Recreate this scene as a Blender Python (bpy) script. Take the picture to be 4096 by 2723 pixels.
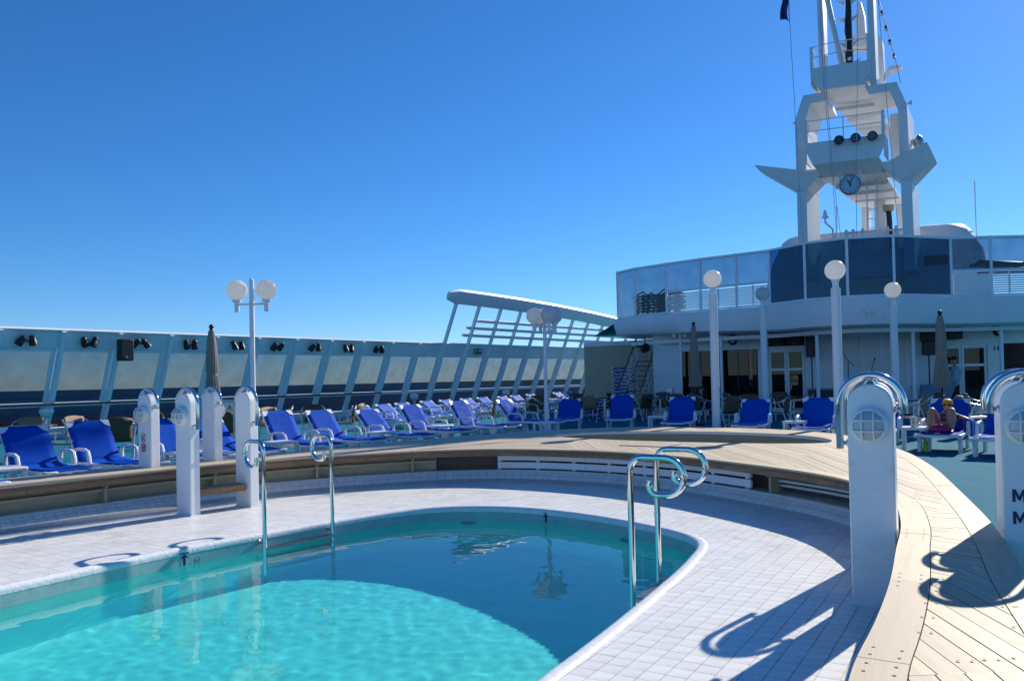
import bpy, bmesh, math, random
from math import sin, cos, pi, radians as R, hypot, atan2
from mathutils import Vector as V, Matrix as Mx, geometry as mgeo
random.seed(7)
S = bpy.context.scene
C = S.collection
for o in list(bpy.data.objects): bpy.data.objects.remove(o)

# ------------------------------------------------------------ camera, sky, sun, exposure
cd = bpy.data.cameras.new('camera'); cam = bpy.data.objects.new('camera', cd); C.objects.link(cam)
cd.sensor_width = 36; cd.lens = 27.576; cd.shift_y = 0.0252; cd.clip_start = .05; cd.clip_end = 90000
cam.matrix_world = Mx.Translation((0, 0, 1.6)) @ Mx.Rotation(R(91), 4, 'X') @ Mx.Rotation(R(-1.25), 4, 'Z')
S.camera = cam
SUN_AZ, SUN_EL = R(47.5), R(30)
w = bpy.data.worlds.new('World'); S.world = w; w.use_nodes = True
nt = w.node_tree; bg = nt.nodes['Background']
sky = nt.nodes.new('ShaderNodeTexSky'); sky.sky_type = 'NISHITA'; sky.sun_disc = False
sky.sun_elevation = SUN_EL; sky.sun_rotation = R(90) - SUN_AZ; sky.altitude = 1000
sky.air_density = 1.0; sky.dust_density = 0.2; sky.ozone_density = 10.0
hs = nt.nodes.new('ShaderNodeHueSaturation'); hs.inputs['Saturation'].default_value = 1.10
nt.links.new(sky.outputs[0], hs.inputs['Color']); nt.links.new(hs.outputs[0], bg.inputs[0])
bg.inputs[1].default_value = 0.113
sd = bpy.data.lights.new('sun', 'SUN'); sun = bpy.data.objects.new('sun', sd); C.objects.link(sun)
sd.energy = 5.0; sd.angle = R(.53); sd.color = (1, .935, .825)
sun.rotation_euler = V((-cos(SUN_EL)*cos(SUN_AZ), -cos(SUN_EL)*sin(SUN_AZ), -sin(SUN_EL))).to_track_quat('-Z', 'Y').to_euler()
sun.location = (30, 30, 40)
sd.cycles.is_caustics_light = True
S.view_settings.view_transform = 'Standard'; S.view_settings.look = 'None'
S.view_settings.exposure = .32; S.view_settings.gamma = 1; S.view_settings.use_curve_mapping = False
S.cycles.max_bounces = 10; S.cycles.transparent_max_bounces = 24; S.cycles.transmission_bounces = 8

# ------------------------------------------------------------ materials
def mat(name, col, rough=.5, metal=0, var=.06, nscale=6, bump=0, bscale=40, spec=.5, island=0, stretch=None, dirt=None, coat=0):
    m = bpy.data.materials.new(name); m.use_nodes = True
    t = m.node_tree; n = t.nodes; L = t.links; b = n['Principled BSDF']
    b.inputs['Roughness'].default_value = rough; b.inputs['Metallic'].default_value = metal
    b.inputs['Specular IOR Level'].default_value = spec
    if coat: b.inputs['Coat Weight'].default_value = coat; b.inputs['Coat Roughness'].default_value = .1
    tc = n.new('ShaderNodeTexCoord'); src = tc.outputs['Object']
    if stretch:
        mp = n.new('ShaderNodeMapping'); mp.inputs['Scale'].default_value = stretch
        L.new(src, mp.inputs[0]); src = mp.outputs[0]
    no = n.new('ShaderNodeTexNoise'); no.inputs['Scale'].default_value = nscale; no.inputs['Detail'].default_value = 6
    no.inputs['Roughness'].default_value = .62
    L.new(src, no.inputs['Vector'])
    mr = n.new('ShaderNodeMapRange'); mr.inputs[1].default_value = .3; mr.inputs[2].default_value = .7
    mr.inputs[3].default_value = 1 - var; mr.inputs[4].default_value = 1 + var
    L.new(no.outputs[0], mr.inputs[0])
    fac = mr.outputs[0]
    if island:
        g = n.new('ShaderNodeNewGeometry'); oi = n.new('ShaderNodeObjectInfo')
        ad = n.new('ShaderNodeMath'); ad.operation = 'ADD'; L.new(g.outputs['Random Per Island'], ad.inputs[0]); L.new(oi.outputs['Random'], ad.inputs[1])
        fr = n.new('ShaderNodeMath'); fr.operation = 'FRACT'; L.new(ad.outputs[0], fr.inputs[0])
        m2 = n.new('ShaderNodeMapRange'); m2.inputs[3].default_value = 1 - island; m2.inputs[4].default_value = 1 + island
        L.new(fr.outputs[0], m2.inputs[0])
        mu = n.new('ShaderNodeMath'); mu.operation = 'MULTIPLY'; L.new(fac, mu.inputs[0]); L.new(m2.outputs[0], mu.inputs[1]); fac = mu.outputs[0]
    mx = n.new('ShaderNodeMix'); mx.data_type = 'RGBA'; mx.blend_type = 'MULTIPLY'; mx.inputs[0].default_value = 1
    mx.inputs[6].default_value = (*col, 1); L.new(fac, mx.inputs[7]); out = mx.outputs[2]
    if dirt:
        dc, lo, hi, ds = dirt
        n2 = n.new('ShaderNodeTexNoise'); n2.inputs['Scale'].default_value = ds; n2.inputs['Detail'].default_value = 8; n2.inputs['Roughness'].default_value = .7
        L.new(src, n2.inputs['Vector'])
        r2 = n.new('ShaderNodeMapRange'); r2.inputs[1].default_value = lo; r2.inputs[2].default_value = hi; L.new(n2.outputs[0], r2.inputs[0])
        m3 = n.new('ShaderNodeMix'); m3.data_type = 'RGBA'; m3.inputs[7].default_value = (*dc, 1); L.new(out, m3.inputs[6]); L.new(r2.outputs[0], m3.inputs[0]); out = m3.outputs[2]
    L.new(out, b.inputs['Base Color'])
    rr = n.new('ShaderNodeMapRange'); rr.inputs[1].default_value = .3; rr.inputs[2].default_value = .7
    rr.inputs[3].default_value = max(.02, rough*.85); rr.inputs[4].default_value = min(1, rough*1.15); L.new(no.outputs[0], rr.inputs[0]); L.new(rr.outputs[0], b.inputs['Roughness'])
    if bump:
        n3 = n.new('ShaderNodeTexNoise'); n3.inputs['Scale'].default_value = bscale; n3.inputs['Detail'].default_value = 4; L.new(src, n3.inputs['Vector'])
        bp = n.new('ShaderNodeBump'); bp.inputs['Strength'].default_value = bump; bp.inputs['Distance'].default_value = .01
        L.new(n3.outputs[0], bp.inputs['Height']); L.new(bp.outputs[0], b.inputs['Normal'])
    return m
def glass(name, tint, refl=1.0, rough=.0):
    m = bpy.data.materials.new(name); m.use_nodes = True; t = m.node_tree; n = t.nodes; L = t.links
    n.remove(n['Principled BSDF']); o = n['Material Output']
    tr = n.new('ShaderNodeBsdfTransparent')
    no = n.new('ShaderNodeTexNoise'); no.inputs['Scale'].default_value = 2.5; no.inputs['Detail'].default_value = 8
    tc = n.new('ShaderNodeTexCoord'); L.new(tc.outputs['Object'], no.inputs['Vector'])
    mr = n.new('ShaderNodeMapRange'); mr.inputs[3].default_value = .84; mr.inputs[4].default_value = 1.12; L.new(no.outputs[0], mr.inputs[0])
    mx = n.new('ShaderNodeMix'); mx.data_type = 'RGBA'; mx.blend_type = 'MULTIPLY'; mx.inputs[0].default_value = 1; mx.inputs[6].default_value = (*tint, 1)
    L.new(mr.outputs[0], mx.inputs[7]); L.new(mx.outputs[2], tr.inputs[0])
    gl = n.new('ShaderNodeBsdfGlossy'); gl.inputs['Roughness'].default_value = rough; gl.inputs[0].default_value = (refl, refl, refl, 1)
    lw = n.new('ShaderNodeLayerWeight'); lw.inputs[0].default_value = .5
    pw = n.new('ShaderNodeMath'); pw.operation = 'POWER'; pw.inputs[1].default_value = 5; L.new(lw.outputs['Facing'], pw.inputs[0])
    fr = n.new('ShaderNodeMapRange'); fr.inputs[3].default_value = .04; fr.inputs[4].default_value = .8; L.new(pw.outputs[0], fr.inputs[0])
    ms = n.new('ShaderNodeMixShader'); L.new(fr.outputs[0], ms.inputs[0]); L.new(tr.outputs[0], ms.inputs[1]); L.new(gl.outputs[0], ms.inputs[2])
    L.new(ms.outputs[0], o.inputs[0]); return m
M = {}
M['tile'] = mat('pool_tile', (.83, .815, .78), .34, var=.03, nscale=30, island=.06, bump=.05, bscale=60, dirt=((.58, .55, .50), .52, .80, 2.0))
M['grout'] = mat('grout', (.47, .45, .43), .8, var=.15, nscale=20)
M['coping'] = mat('coping_paint', (.80, .80, .79), .3, var=.05, nscale=14, bump=.5, bscale=26, dirt=((.5, .52, .48), .66, .8, 9))
M['basin'] = mat('basin_paint', (.10, .80, .76), .5, var=.07, nscale=2.5)
M['basin_top'] = mat('basin_band_paint', (.36, .52, .50), .4, var=.08, nscale=10, dirt=((.22, .42, .36), .5, .8, 6))
M['carpet'] = mat('deck_carpet', (.010, .155, .235), .95, var=.22, nscale=160, spec=.1, bump=.4, bscale=300, dirt=((.016, .19, .27), .45, .7, 1.1))
M['teak'] = mat('teak_plank', (.56, .445, .29), .6, var=.13, nscale=7, island=.19, stretch=(.6, 11, 11), bump=.05, bscale=14, dirt=((.40, .35, .28), .46, .74, 1.6))
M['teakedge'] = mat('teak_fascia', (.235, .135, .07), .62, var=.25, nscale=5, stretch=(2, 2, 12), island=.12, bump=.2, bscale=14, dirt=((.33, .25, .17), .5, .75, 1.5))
M['plug'] = mat('wood_plug', (.36, .27, .18), .7, var=.2, nscale=30)
M['tubwall'] = mat('tub_wall_shaded', (.22, .19, .115), .5, var=.12, nscale=3)  # darker copy of the cream: shade inside the tub put into the colour
M['caulk'] = mat('caulk', (.035, .033, .03), .8)
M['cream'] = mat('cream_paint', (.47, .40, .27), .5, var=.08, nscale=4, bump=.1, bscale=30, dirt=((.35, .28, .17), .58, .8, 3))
M['white'] = mat('white_paint', (.78, .78, .78), .38, var=.03, nscale=4, bump=.12, bscale=50, dirt=((.62, .58, .5), .63, .86, 3.5))
M['post'] = mat('post_paint', (.78, .79, .80), .32, var=.03, nscale=5, bump=.18, bscale=34, dirt=((.60, .54, .44), .58, .82, 6))
M['shipwhite'] = mat('ship_white', (.76, .76, .75), .42, var=.05, nscale=1.3, bump=.16, bscale=2.2, stretch=(1, 1, .45), dirt=((.55, .44, .30), .58, .84, 1.6))
M['screenwhite'] = mat('screen_white', (.80, .82, .84), .42, var=.05, nscale=2.0, bump=.06, bscale=20, dirt=((.5, .46, .4), .66, .85, 2.5))
M['plastic'] = mat('white_plastic', (.76, .76, .77), .35, var=.03, nscale=8)
M['globe'] = mat('globe_acrylic', (.88, .87, .85), .22, var=.03, nscale=3, dirt=((.7, .63, .5), .62, .9, 2.2))
gm = M['globe'].node_tree; tl = gm.nodes.new('ShaderNodeBsdfTranslucent'); tl.inputs[0].default_value = (.9, .88, .84, 1); gx = gm.nodes.new('ShaderNodeMixShader'); gx.inputs[0].default_value = .65
gm.links.new(gm.nodes['Principled BSDF'].outputs[0], gx.inputs[1]); gm.links.new(tl.outputs[0], gx.inputs[2]); gm.links.new(gx.outputs[0], gm.nodes['Material Output'].inputs[0])
M['chrome'] = mat('stainless', (.72, .72, .71), .09, metal=1, var=.05, nscale=12)
M['steel'] = mat('brushed_steel', (.45, .45, .44), .32, metal=1, var=.1, nscale=20)
M['alu'] = mat('aluminium', (.62, .63, .64), .28, metal=1, var=.05)
M['blue'] = mat('blue_sling', (.002, .070, .44), .75, var=.10, nscale=9, spec=.08, bump=.25, bscale=190, island=.0)
M['bluelit'] = mat('sunlit_blue_sling', (.03, .13, .55), .6, var=.10, nscale=9, spec=.25, bump=.25, bscale=190)  # back-row sling: paling by the sun put into the blue
M['rattan'] = mat('rattan', (.115, .065, .032), .5, var=.35, nscale=40, stretch=(1, 1, 4), bump=.8, bscale=90)
M['rattanlt'] = mat('pale_rattan', (.30, .19, .10), .5, var=.3, nscale=40, stretch=(1, 1, 4), bump=.8, bscale=90)
M['black'] = mat('black_housing', (.012, .012, .013), .45, var=.2)
M['darktop'] = mat('dark_laminate', (.02, .03, .035), .25)
M['canvas'] = mat('taupe_canvas', (.26, .22, .18), .9, var=.12, nscale=12, bump=.3, bscale=80)
M['wood'] = mat('varnished_wood', (.20, .065, .02), .3, var=.25, nscale=8, stretch=(1, 12, 12), coat=.4)
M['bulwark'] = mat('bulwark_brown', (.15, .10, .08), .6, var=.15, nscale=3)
M['winglass'] = glass('tinted_screen_glass', (.54, .57, .61), .7)
M['balglass'] = glass('balcony_glass', (.50, .56, .61), .8)
M['bayglass'] = glass('shaded_bay_glass', (.17, .34, .47), .8)  # shade of the deckhouse behind is put into the bay tint
M['doorglass'] = glass('door_glass', (.5, .58, .58), .55)
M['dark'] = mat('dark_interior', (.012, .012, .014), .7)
M['red'] = mat('sign_red', (.42, .012, .03), .4, var=.02)
M['signwhite'] = mat('sign_white', (.8, .8, .8), .4, var=.02)
M['yellow'] = mat('sign_yellow', (.75, .5, .01), .4, var=.02)
M['navy'] = mat('navy_paint', (.01, .02, .09), .5, var=.05)
M['inkblack'] = mat('ink_black', (.012, .012, .014), .5, var=.05)
M['green'] = mat('sign_green', (.005, .09, .04), .4, var=.02)
M['skin'] = mat('skin', (.46, .235, .145), .5, var=.08, nscale=10)
M['hair'] = mat('dark_hair', (.02, .012, .01), .6)
M['capyellow'] = mat('cap_yellow', (.70, .33, .01), .7)
M['capwhite'] = mat('cap_white_green', (.45, .55, .5), .7)
M['bikini'] = mat('purple_print', (.09, .01, .07), .6, var=.8, nscale=22)
M['magenta'] = mat('magenta_cloth', (.30, .008, .10), .5, var=.4, nscale=14)
M['towel'] = mat('blue_towel', (.015, .13, .52), .95, var=.12, nscale=20, bump=.5, bscale=150)
M['shirt'] = mat('pale_blue_shirt', (.30, .45, .52), .9)
M['trousers'] = mat('dark_trousers', (.02, .025, .04), .9)
M['face'] = mat('clock_face', (.40, .55, .66), .5, var=.04)
M['lens'] = mat('frosted_glass', (.50, .55, .56), .25, var=.08, nscale=9)
M['parlens'] = mat('led_lens', (.05, .075, .085), .2, var=.7, nscale=60)
M['ivy'] = mat('flag_blue', (.006, .05, .17), .8, var=.2)
M['bulb'] = mat('bulb_glass', (.75, .7, .6), .15)
M['limegreen'] = mat('lime_bottle', (.2, .55, .02), .2)
M['tabard'] = mat('grey_cover', (.16, .24, .30), .8)
def sea_mat():
    m = mat('sea_water', (.004, .030, .085), .8, var=.25, nscale=.02, bump=1, bscale=.15, spec=.05); return m
M['sea'] = sea_mat()
def water_mat():
    m = bpy.data.materials.new('pool_water'); m.use_nodes = True; n = m.node_tree.nodes; b = n['Principled BSDF']
    b.inputs['Base Color'].default_value = (.80, .985, .985, 1); b.inputs['Roughness'].default_value = 0; b.inputs['IOR'].default_value = 1.333
    b.inputs['Transmission Weight'].default_value = 1
    return m
M['water'] = water_mat()

# ------------------------------------------------------------ mesh helpers
def tag(o, label=None, cat=None, group=None, kind=None):
    if label: o['label'] = label
    if cat: o['category'] = cat
    if group: o['group'] = group
    if kind: o['kind'] = kind
    return o
def thing(name, label, cat, loc=(0, 0, 0), rz=0, group=None):
    o = bpy.data.objects.new(name, None); C.objects.link(o); o.location = loc; o.rotation_euler = (0, 0, rz); o.empty_display_size = .1
    return tag(o, label, cat, group)
class MB:
    def __init__(s): s.v = []; s.f = []
    def add(s, vs, fs, M4=None):
        k = len(s.v)
        s.v += [tuple(M4 @ V(p)) if M4 else tuple(p) for p in vs]
        s.f += [tuple(i + k for i in f) for f in fs]; return s
    def box(s, c, d, rz=0, M4=None):
        a, b, e = d[0]/2, d[1]/2, d[2]/2
        m = Mx.Translation(c) @ Mx.Rotation(rz, 4, 'Z')
        if M4: m = M4 @ m
        vs = [(x, y, z) for x in (-a, a) for y in (-b, b) for z in (-e, e)]
        return s.add(vs, [(0, 1, 3, 2), (4, 6, 7, 5), (0, 4, 5, 1), (2, 3, 7, 6), (0, 2, 6, 4), (1, 5, 7, 3)], m)
    def prism(s, poly, z0, z1, M4=None):
        n = len(poly)
        a = sum(poly[i][0]*poly[(i+1) % n][1] - poly[(i+1) % n][0]*poly[i][1] for i in range(n))
        if a < 0: poly = poly[::-1]
        vs = [(p[0], p[1], z0) for p in poly] + [(p[0], p[1], z1) for p in poly]
        return s.add(vs, [tuple(range(n))[::-1], tuple(range(n, 2*n))] + [(i, (i+1) % n, n+(i+1) % n, n+i) for i in range(n)], M4)
    def extr(s, pts, vec):
        n = len(pts); vec = V(vec); vs = [tuple(p) for p in pts] + [tuple(V(p)+vec) for p in pts]
        return s.add(vs, [tuple(range(n))[::-1], tuple(range(n, 2*n))] + [(i, (i+1) % n, n+(i+1) % n, n+i) for i in range(n)])
    def tube(s, pts, r, n=8, closed=False, sy=1.0, M4=None):
        pts = [V(p) for p in pts]; N = len(pts); rs = r if isinstance(r, (list, tuple)) else [r]*N
        T = []
        for i in range(N):
            a = pts[(i-1) % N] if (closed or i > 0) else pts[i]; b = pts[(i+1) % N] if (closed or i < N-1) else pts[i]
            T.append((b-a).normalized())
        up = V((0, 0, 1)) if abs(T[0].z) < .95 else V((1, 0, 0))
        x = T[0].cross(up).normalized(); vs = []
        for i in range(N):
            if i: x = (x - T[i]*x.dot(T[i])).normalized()
            y = T[i].cross(x)
            for k in range(n):
                a = 2*pi*k/n + pi/n; vs.append(tuple(pts[i] + (x*cos(a) + y*sin(a)*sy)*rs[i]))
        fs = []
        for i in range(N if closed else N-1):
            j = (i+1) % N
            for k in range(n): fs.append((i*n+k, i*n+(k+1) % n, j*n+(k+1) % n, j*n+k))
        if not closed: fs += [tuple(range(n))[::-1], tuple((N-1)*n+k for k in range(n))]
        return s.add(vs, fs, M4)
    def lathe(s, prof, n=16, M4=None, mod=None):
        vs = []; fs = []
        for i, (r, z) in enumerate(prof):
            for k in range(n):
                a = 2*pi*k/n; q = r*(mod(a, i) if mod else 1); vs.append((q*cos(a), q*sin(a), z))
        for i in range(len(prof)-1):
            for k in range(n): fs.append((i*n+k, i*n+(k+1) % n, (i+1)*n+(k+1) % n, (i+1)*n+k))
        fs += [tuple(range(n))[::-1], tuple((len(prof)-1)*n+k for k in range(n))]
        return s.add(vs, fs, M4)
    def sphere(s, c, r, n=18, m=10, sc=(1, 1, 1), M4=None):
        pr = [(max(1e-4, sin(pi*i/m)), -cos(pi*i/m)) for i in range(m+1)]
        q = Mx.Translation(c) @ Mx.Diagonal((r*sc[0], r*sc[1], r*sc[2], 1))
        return s.lathe(pr, n, (M4 @ q) if M4 else q)
    def build(s, name, m, parent=None, smooth=True, ang=35, loc=None, rz=None, bevel=0):
        me = bpy.data.meshes.new(name); me.from_pydata(s.v, [], s.f); me.update()
        if smooth: me.shade_smooth(); me.set_sharp_from_angle(angle=R(ang))
        me.materials.append(M[m] if isinstance(m, str) else m)
        return obj(name, me, parent, loc, rz, bevel)
def obj(name, me, parent=None, loc=None, rz=None, bevel=0):
    o = bpy.data.objects.new(name, me); C.objects.link(o)
    if parent: o.parent = parent
    if loc is not None: o.location = loc
    if rz is not None: o.rotation_euler = (0, 0, rz)
    if bevel:
        b = o.modifiers.new('bevel', 'BEVEL'); b.width = bevel; b.segments = 2; b.limit_method = 'ANGLE'; b.angle_limit = R(40)
    return o
KIDS = {}
def copy_tree(o, parent=None):
    c = o.copy(); C.objects.link(c); c.parent = parent
    ks = KIDS.get(o.name)
    if ks is None: ks = KIDS[o.name] = list(o.children)
    for k in ks: copy_tree(k, c)
    return c
def text(body, size, name, m, parent, M4, align='CENTER', ext=.001, sx=1, bold=0):
    cu = bpy.data.curves.new(name, 'FONT'); cu.body = body; cu.size = size; cu.align_x = align; cu.align_y = 'CENTER'; cu.extrude = ext; cu.offset = bold; cu.resolution_u = 3
    t = bpy.data.objects.new(name, cu); C.objects.link(t); bpy.context.view_layer.update()
    me = bpy.data.meshes.new_from_object(t.evaluated_get(bpy.context.evaluated_depsgraph_get()))
    bpy.data.objects.remove(t); me.transform(M4 @ Mx.Diagonal((sx, 1, 1, 1))); me.materials.clear(); me.materials.append(M[m])
    return obj(name, me, parent)
def catmull(P, closed=False, step=.12):
    P = [V(p).to_2d() for p in P]; n = len(P); out = []
    for i in range(n if closed else n-1):
        g = lambda k: P[k % n] if closed else P[min(max(k, 0), n-1)]
        a, b, c, d = g(i-1), g(i), g(i+1), g(i+2)
        k = max(2, int((c-b).length/step))
        for j in range(k):
            t = j/k
            out.append(.5*((2*b) + (c-a)*t + (2*a-5*b+4*c-d)*t*t + (3*b-a-3*c+d)*t**3))
    if not closed: out.append(P[-1])
    return out
def smooth_line(P, it=2, closed=False):
    for _ in range(it):
        n = len(P); Q = list(P)
        for i in range(n):
            if closed or 0 < i < n-1: Q[i] = (P[(i-1) % n] + P[i]*2 + P[(i+1) % n])/4
        P = Q
    return P
def normals(P, closed=False):
    n = len(P); out = []
    for i in range(n):
        a = P[(i-1) % n] if (closed or i) else P[i]; b = P[(i+1) % n] if (closed or i < n-1) else P[i]
        d = (b-a).normalized(); out.append(V((-d.y, d.x)))
    return out      # left-hand normal
def offset(P, k, closed=False):
    return [p + q*k for p, q in zip(P, normals(P, closed))]
def sweep(P, prof, closed=False, mb=None):
    """prof: list of (offset along left normal, z)"""
    N = normals(P, closed); mb = mb or MB(); m = len(prof); vs = []
    for p, q in zip(P, N):
        for o, z in prof: vs.append((p.x+q.x*o, p.y+q.y*o, z))
    fs = []; n = len(P)
    for i in range(n if closed else n-1):
        j = (i+1) % n
        for k in range(m-1): fs.append((i*m+k, j*m+k, j*m+k+1, i*m+k+1))
    return mb.add(vs, fs)
def sweep_solid(P, prof, mb=None):
    N = normals(P); mb = mb or MB(); m = len(prof); vs = []
    for p, q in zip(P, N):
        for o, z in prof: vs.append((p.x+q.x*o, p.y+q.y*o, z))
    n = len(P); fs = []
    for i in range(n-1):
        for k in range(m): fs.append((i*m+k, (i+1)*m+k, (i+1)*m+(k+1) % m, i*m+(k+1) % m))
    fs += [tuple(range(m)), tuple((n-1)*m+k for k in range(m))[::-1]]
    return mb.add(vs, fs)
def inside(p, poly):
    x, y = p; r = False; n = len(poly); j = n-1
    for i in range(n):
        xi, yi = poly[i][0], poly[i][1]; xj, yj = poly[j][0], poly[j][1]
        if (yi > y) != (yj > y) and x < (xj-xi)*(y-yi)/(yj-yi)+xi: r = not r
        j = i
    return r
def clip(poly, p, nrm):
    """keep side where (q-p).nrm >= 0"""
    out = []; n = len(poly)
    for i in range(n):
        a, b = poly[i], poly[(i+1) % n]; da = (a-p).dot(nrm); db = (b-p).dot(nrm)
        if da >= 0: out.append(a)
        if (da >= 0) != (db >= 0): out.append(a + (b-a)*(da/(da-db)))
    return out
def area(poly):
    n = len(poly); return abs(sum(poly[i].x*poly[(i+1) % n].y - poly[(i+1) % n].x*poly[i].y for i in range(n)))/2
def flat_with_holes(name, outer, holes, z, m, parent=None, flip=False):
    loops = [[V((p[0], p[1], z)) for p in outer]] + [[V((p[0], p[1], z)) for p in h] for h in holes]
    tris = mgeo.tessellate_polygon(loops); vs = [tuple(p) for l in loops for p in l]
    fs = []
    for t in tris:
        a, b, c = (V(vs[i]) for i in t)
        fs.append(t if (b-a).cross(c-a).z > 0 else t[::-1])
    return MB().add(vs, fs).build(name, m, parent, smooth=False)

CARPET = .22; TEAK = .52; WATER = -.16; FLOOR = -1.42

# ------------------------------------------------------------ curves of the place (metres; camera at the origin looking along +Y)
POOL = smooth_line(catmull([(-4.19, 6.4), (-3.85, 6.95), (-3.4, 7.65), (-2.86, 8.32), (-2.2, 9.08), (-1.55, 9.68), (-1.05, 9.95), (-.5, 9.98), (.07, 9.8), (.59, 9.43), (1.05, 8.95), (1.45, 8.4), (1.68, 7.98), (1.745, 7.66), (1.70, 7.38), (1.55, 7.02), (1.34, 6.55), (1.01, 5.9), (.58, 5.08), (.26, 4.5), (.08, 4.18), (-.6, 2.75), (-1.4, 1.3), (-2.6, .5), (-4.0, .9), (-5.2, 2.2), (-5.5, 3.6), (-5.0, 5.1)], True, .09), 3, True)   # clockwise: left normal points outwards
INNER = smooth_line(catmull([(-9.0, 5.1), (-7.9, 6.4), (-6.85, 7.6), (-5.86, 8.75), (-5.19, 9.6), (-4.5, 10.46), (-3.8, 11.2), (-2.8, 11.85), (-1.95, 12.2), (-1.2, 12.44), (-.02, 12.4), (1.28, 11.68), (2.26, 10.63), (3.02, 9.2), (3.36, 8.06), (3.24, 6.8), (2.78, 5.65), (2.35, 4.84), (1.97, 4.12), (1.66, 3.58), (1.43, 3.2), (1.22, 2.87), (.8, 2.0), (.45, 1.0), (.2, -.3)], False, .12), 3)
OUTER = smooth_line(catmull([(-9.9, 5.6), (-8.7, 7.0), (-7.55, 8.35), (-6.4, 9.62), (-5.6, 10.42), (-4.85, 11.2), (-4.1, 12.15), (-3.1, 13.2), (-2.3, 14.25), (-.75, 15.6), (.73, 16.65), (2.28, 17.1), (3.58, 16.8), (4.5, 16.2), (5.45, 14.9), (5.74, 13.4), (5.38, 11.0), (4.8, 9.1), (4.17, 7.5), (3.46, 5.8), (3.0, 4.8), (2.6, 4.0), (2.2, 3.1), (1.9, 2.4), (1.6, 1.2), (1.5, -.3)], False, .12), 3)
FOOT = offset(INNER, -.015)

# ------------------------------------------------------------ sea and carpeted deck
sea = MB().add([(-60000, -60000, -24), (60000, -60000, -24), (60000, 60000, -24), (-60000, 60000, -24)], [(0, 1, 2, 3)]).build('sea', 'sea', smooth=False); tag(sea, kind='structure')
wdir = V((cos(R(52.74)), sin(R(52.74)))); wout = V((-wdir.y, wdir.x)); W0 = V((-13.27, 20.30))   # windscreen top line
base0 = W0 + wout*1.3
deck_outer = [base0 - wdir*30 + wout*.1, V((-6, -12)), V((26, -12)), V((34, 40)), base0 + wdir*48 + wout*.1, base0 + wdir*20 + wout*.1]
deck_hole = offset(OUTER, -.25) + [V((1.25, -.6)), V((-3, -2.5)), V((-9.6, 3))]
deck = flat_with_holes('deck', deck_outer, [deck_hole], CARPET, 'carpet'); tag(deck, kind='structure')

# ------------------------------------------------------------ pool surround: grout bed, tiles, coping, basin, water
foot_loop = FOOT + [V((-.1, -.8)), V((-3, -2.0)), V((-8.8, 2.5))]
surround = flat_with_holes('pool_surround', foot_loop, [offset(POOL, .03, True)], -.006, 'grout'); tag(surround, kind='structure')
ta, tb = V((cos(R(58)), sin(R(58)))), V((cos(R(-32)), sin(R(-32))))
PA, PB, GAP = .12, .117, .005
rim_out = offset(POOL, .10, True)
pn = normals(POOL, True); fn = normals(FOOT)
full = []; part_polys = []
tile_mesh = None
for i in range(-60, 150):
    for j in range(-115, 90):
        c = ta*(i*PA) + tb*(j*PB)
        if not (-8.8 < c.x < 3.6 and 1.0 < c.y < 12.7): continue
        # rough frustum test to skip what the lens cannot see
        if abs(c.x) > .95*c.y + 1.6 or c.y < 1.0: continue
        q = [c + ta*(s*(PA-GAP)/2) + tb*(t*(PB-GAP)/2) for s, t in ((-1, -1), (1, -1), (1, 1), (-1, 1))]
        if inside(c, POOL) and all(inside(p, POOL) for p in q): continue
        kf = min(range(len(FOOT)), key=lambda k: (FOOT[k]-c).length_squared); df = (c-FOOT[kf]).dot(fn[kf])
        if df > .1: continue
        kp = min(range(len(POOL)), key=lambda k: (rim_out[k]-c).length_squared); dp = (c-rim_out[kp]).dot(pn[kp])
        poly = q; cut = False
        if dp < .1: poly = clip(poly, rim_out[kp] - pn[kp]*.03, pn[kp]); cut = True
        if df > -.1 and len(poly) > 2: poly = clip(poly, FOOT[kf] + fn[kf]*.02, -fn[kf]); cut = True
        if len(poly) < 3 or area(poly) < .0004: continue
        if cut and area(poly) < PA*PB*.9: part_polys.append(poly)
        else: full.append(c)
def seen(c): return abs(c.x) < .64*c.y and c.y > 4.0 and not (c.x < -.2 and c.y < 6)
full.sort(key=lambda c: (0 if seen(c) else 1, c.length))
tm = MB().prism([tuple(ta*(s*(PA-GAP)/2) + tb*(t*(PB-GAP)/2)) for s, t in ((-1, -1), (1, -1), (1, 1), (-1, 1))], -.01, 0)
tile_o = None
for k, c in enumerate(full[:298]):
    if k == 0: tile_o = tm.build('tile', 'tile', surround, smooth=False); t = tile_o
    else: t = obj('tile', tile_o.data, surround)
    t.location = (c.x, c.y, random.uniform(-.0006, .0006)); t.rotation_euler = (random.uniform(-.003, .003), random.uniform(-.003, .003), random.uniform(-.004, .004))
rest = MB()
for c in full[298:]:
    a = random.uniform(-.003, .003); z = random.uniform(-.0006, .0006)
    rest.prism([tuple(c + ta*(s*(PA-GAP)/2) + tb*(t*(PB-GAP)/2)) for s, t in ((-1, -1), (1, -1), (1, 1), (-1, 1))], -.01+z, z)
for p in part_polys: rest.prism([tuple(x) for x in p], -.01, 0)
tag(rest.build('tile_field', 'tile', surround, smooth=False), kind='stuff')
# coping: lumpy rounded lip
jit = [random.uniform(-.006, .006) for _ in POOL]
POOLJ = [p for p in POOL]
coping = sweep(POOLJ, [(.105, -.008), (.10, .004), (.07, .014), (.035, .014), (.008, .002), (-.004, -.022), (-.002, -.055)], True).build('coping', 'coping', surround, ang=60)
pool = tag(flat_with_holes('pool_basin', POOL, [], FLOOR, 'basin'), kind='structure')
bw = sweep(POOL, [(0, -.05), (0, -.19)], True).build('wall_band', 'basin_top', pool)
bl = sweep(POOL, [(0, -.19), (0, FLOOR+.12), (-.05, FLOOR+.03), (-.14, FLOOR)], True).build('wall', 'basin', pool)
for o in (pool, bl, bw): o.cycles.is_caustics_receiver = True
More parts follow.
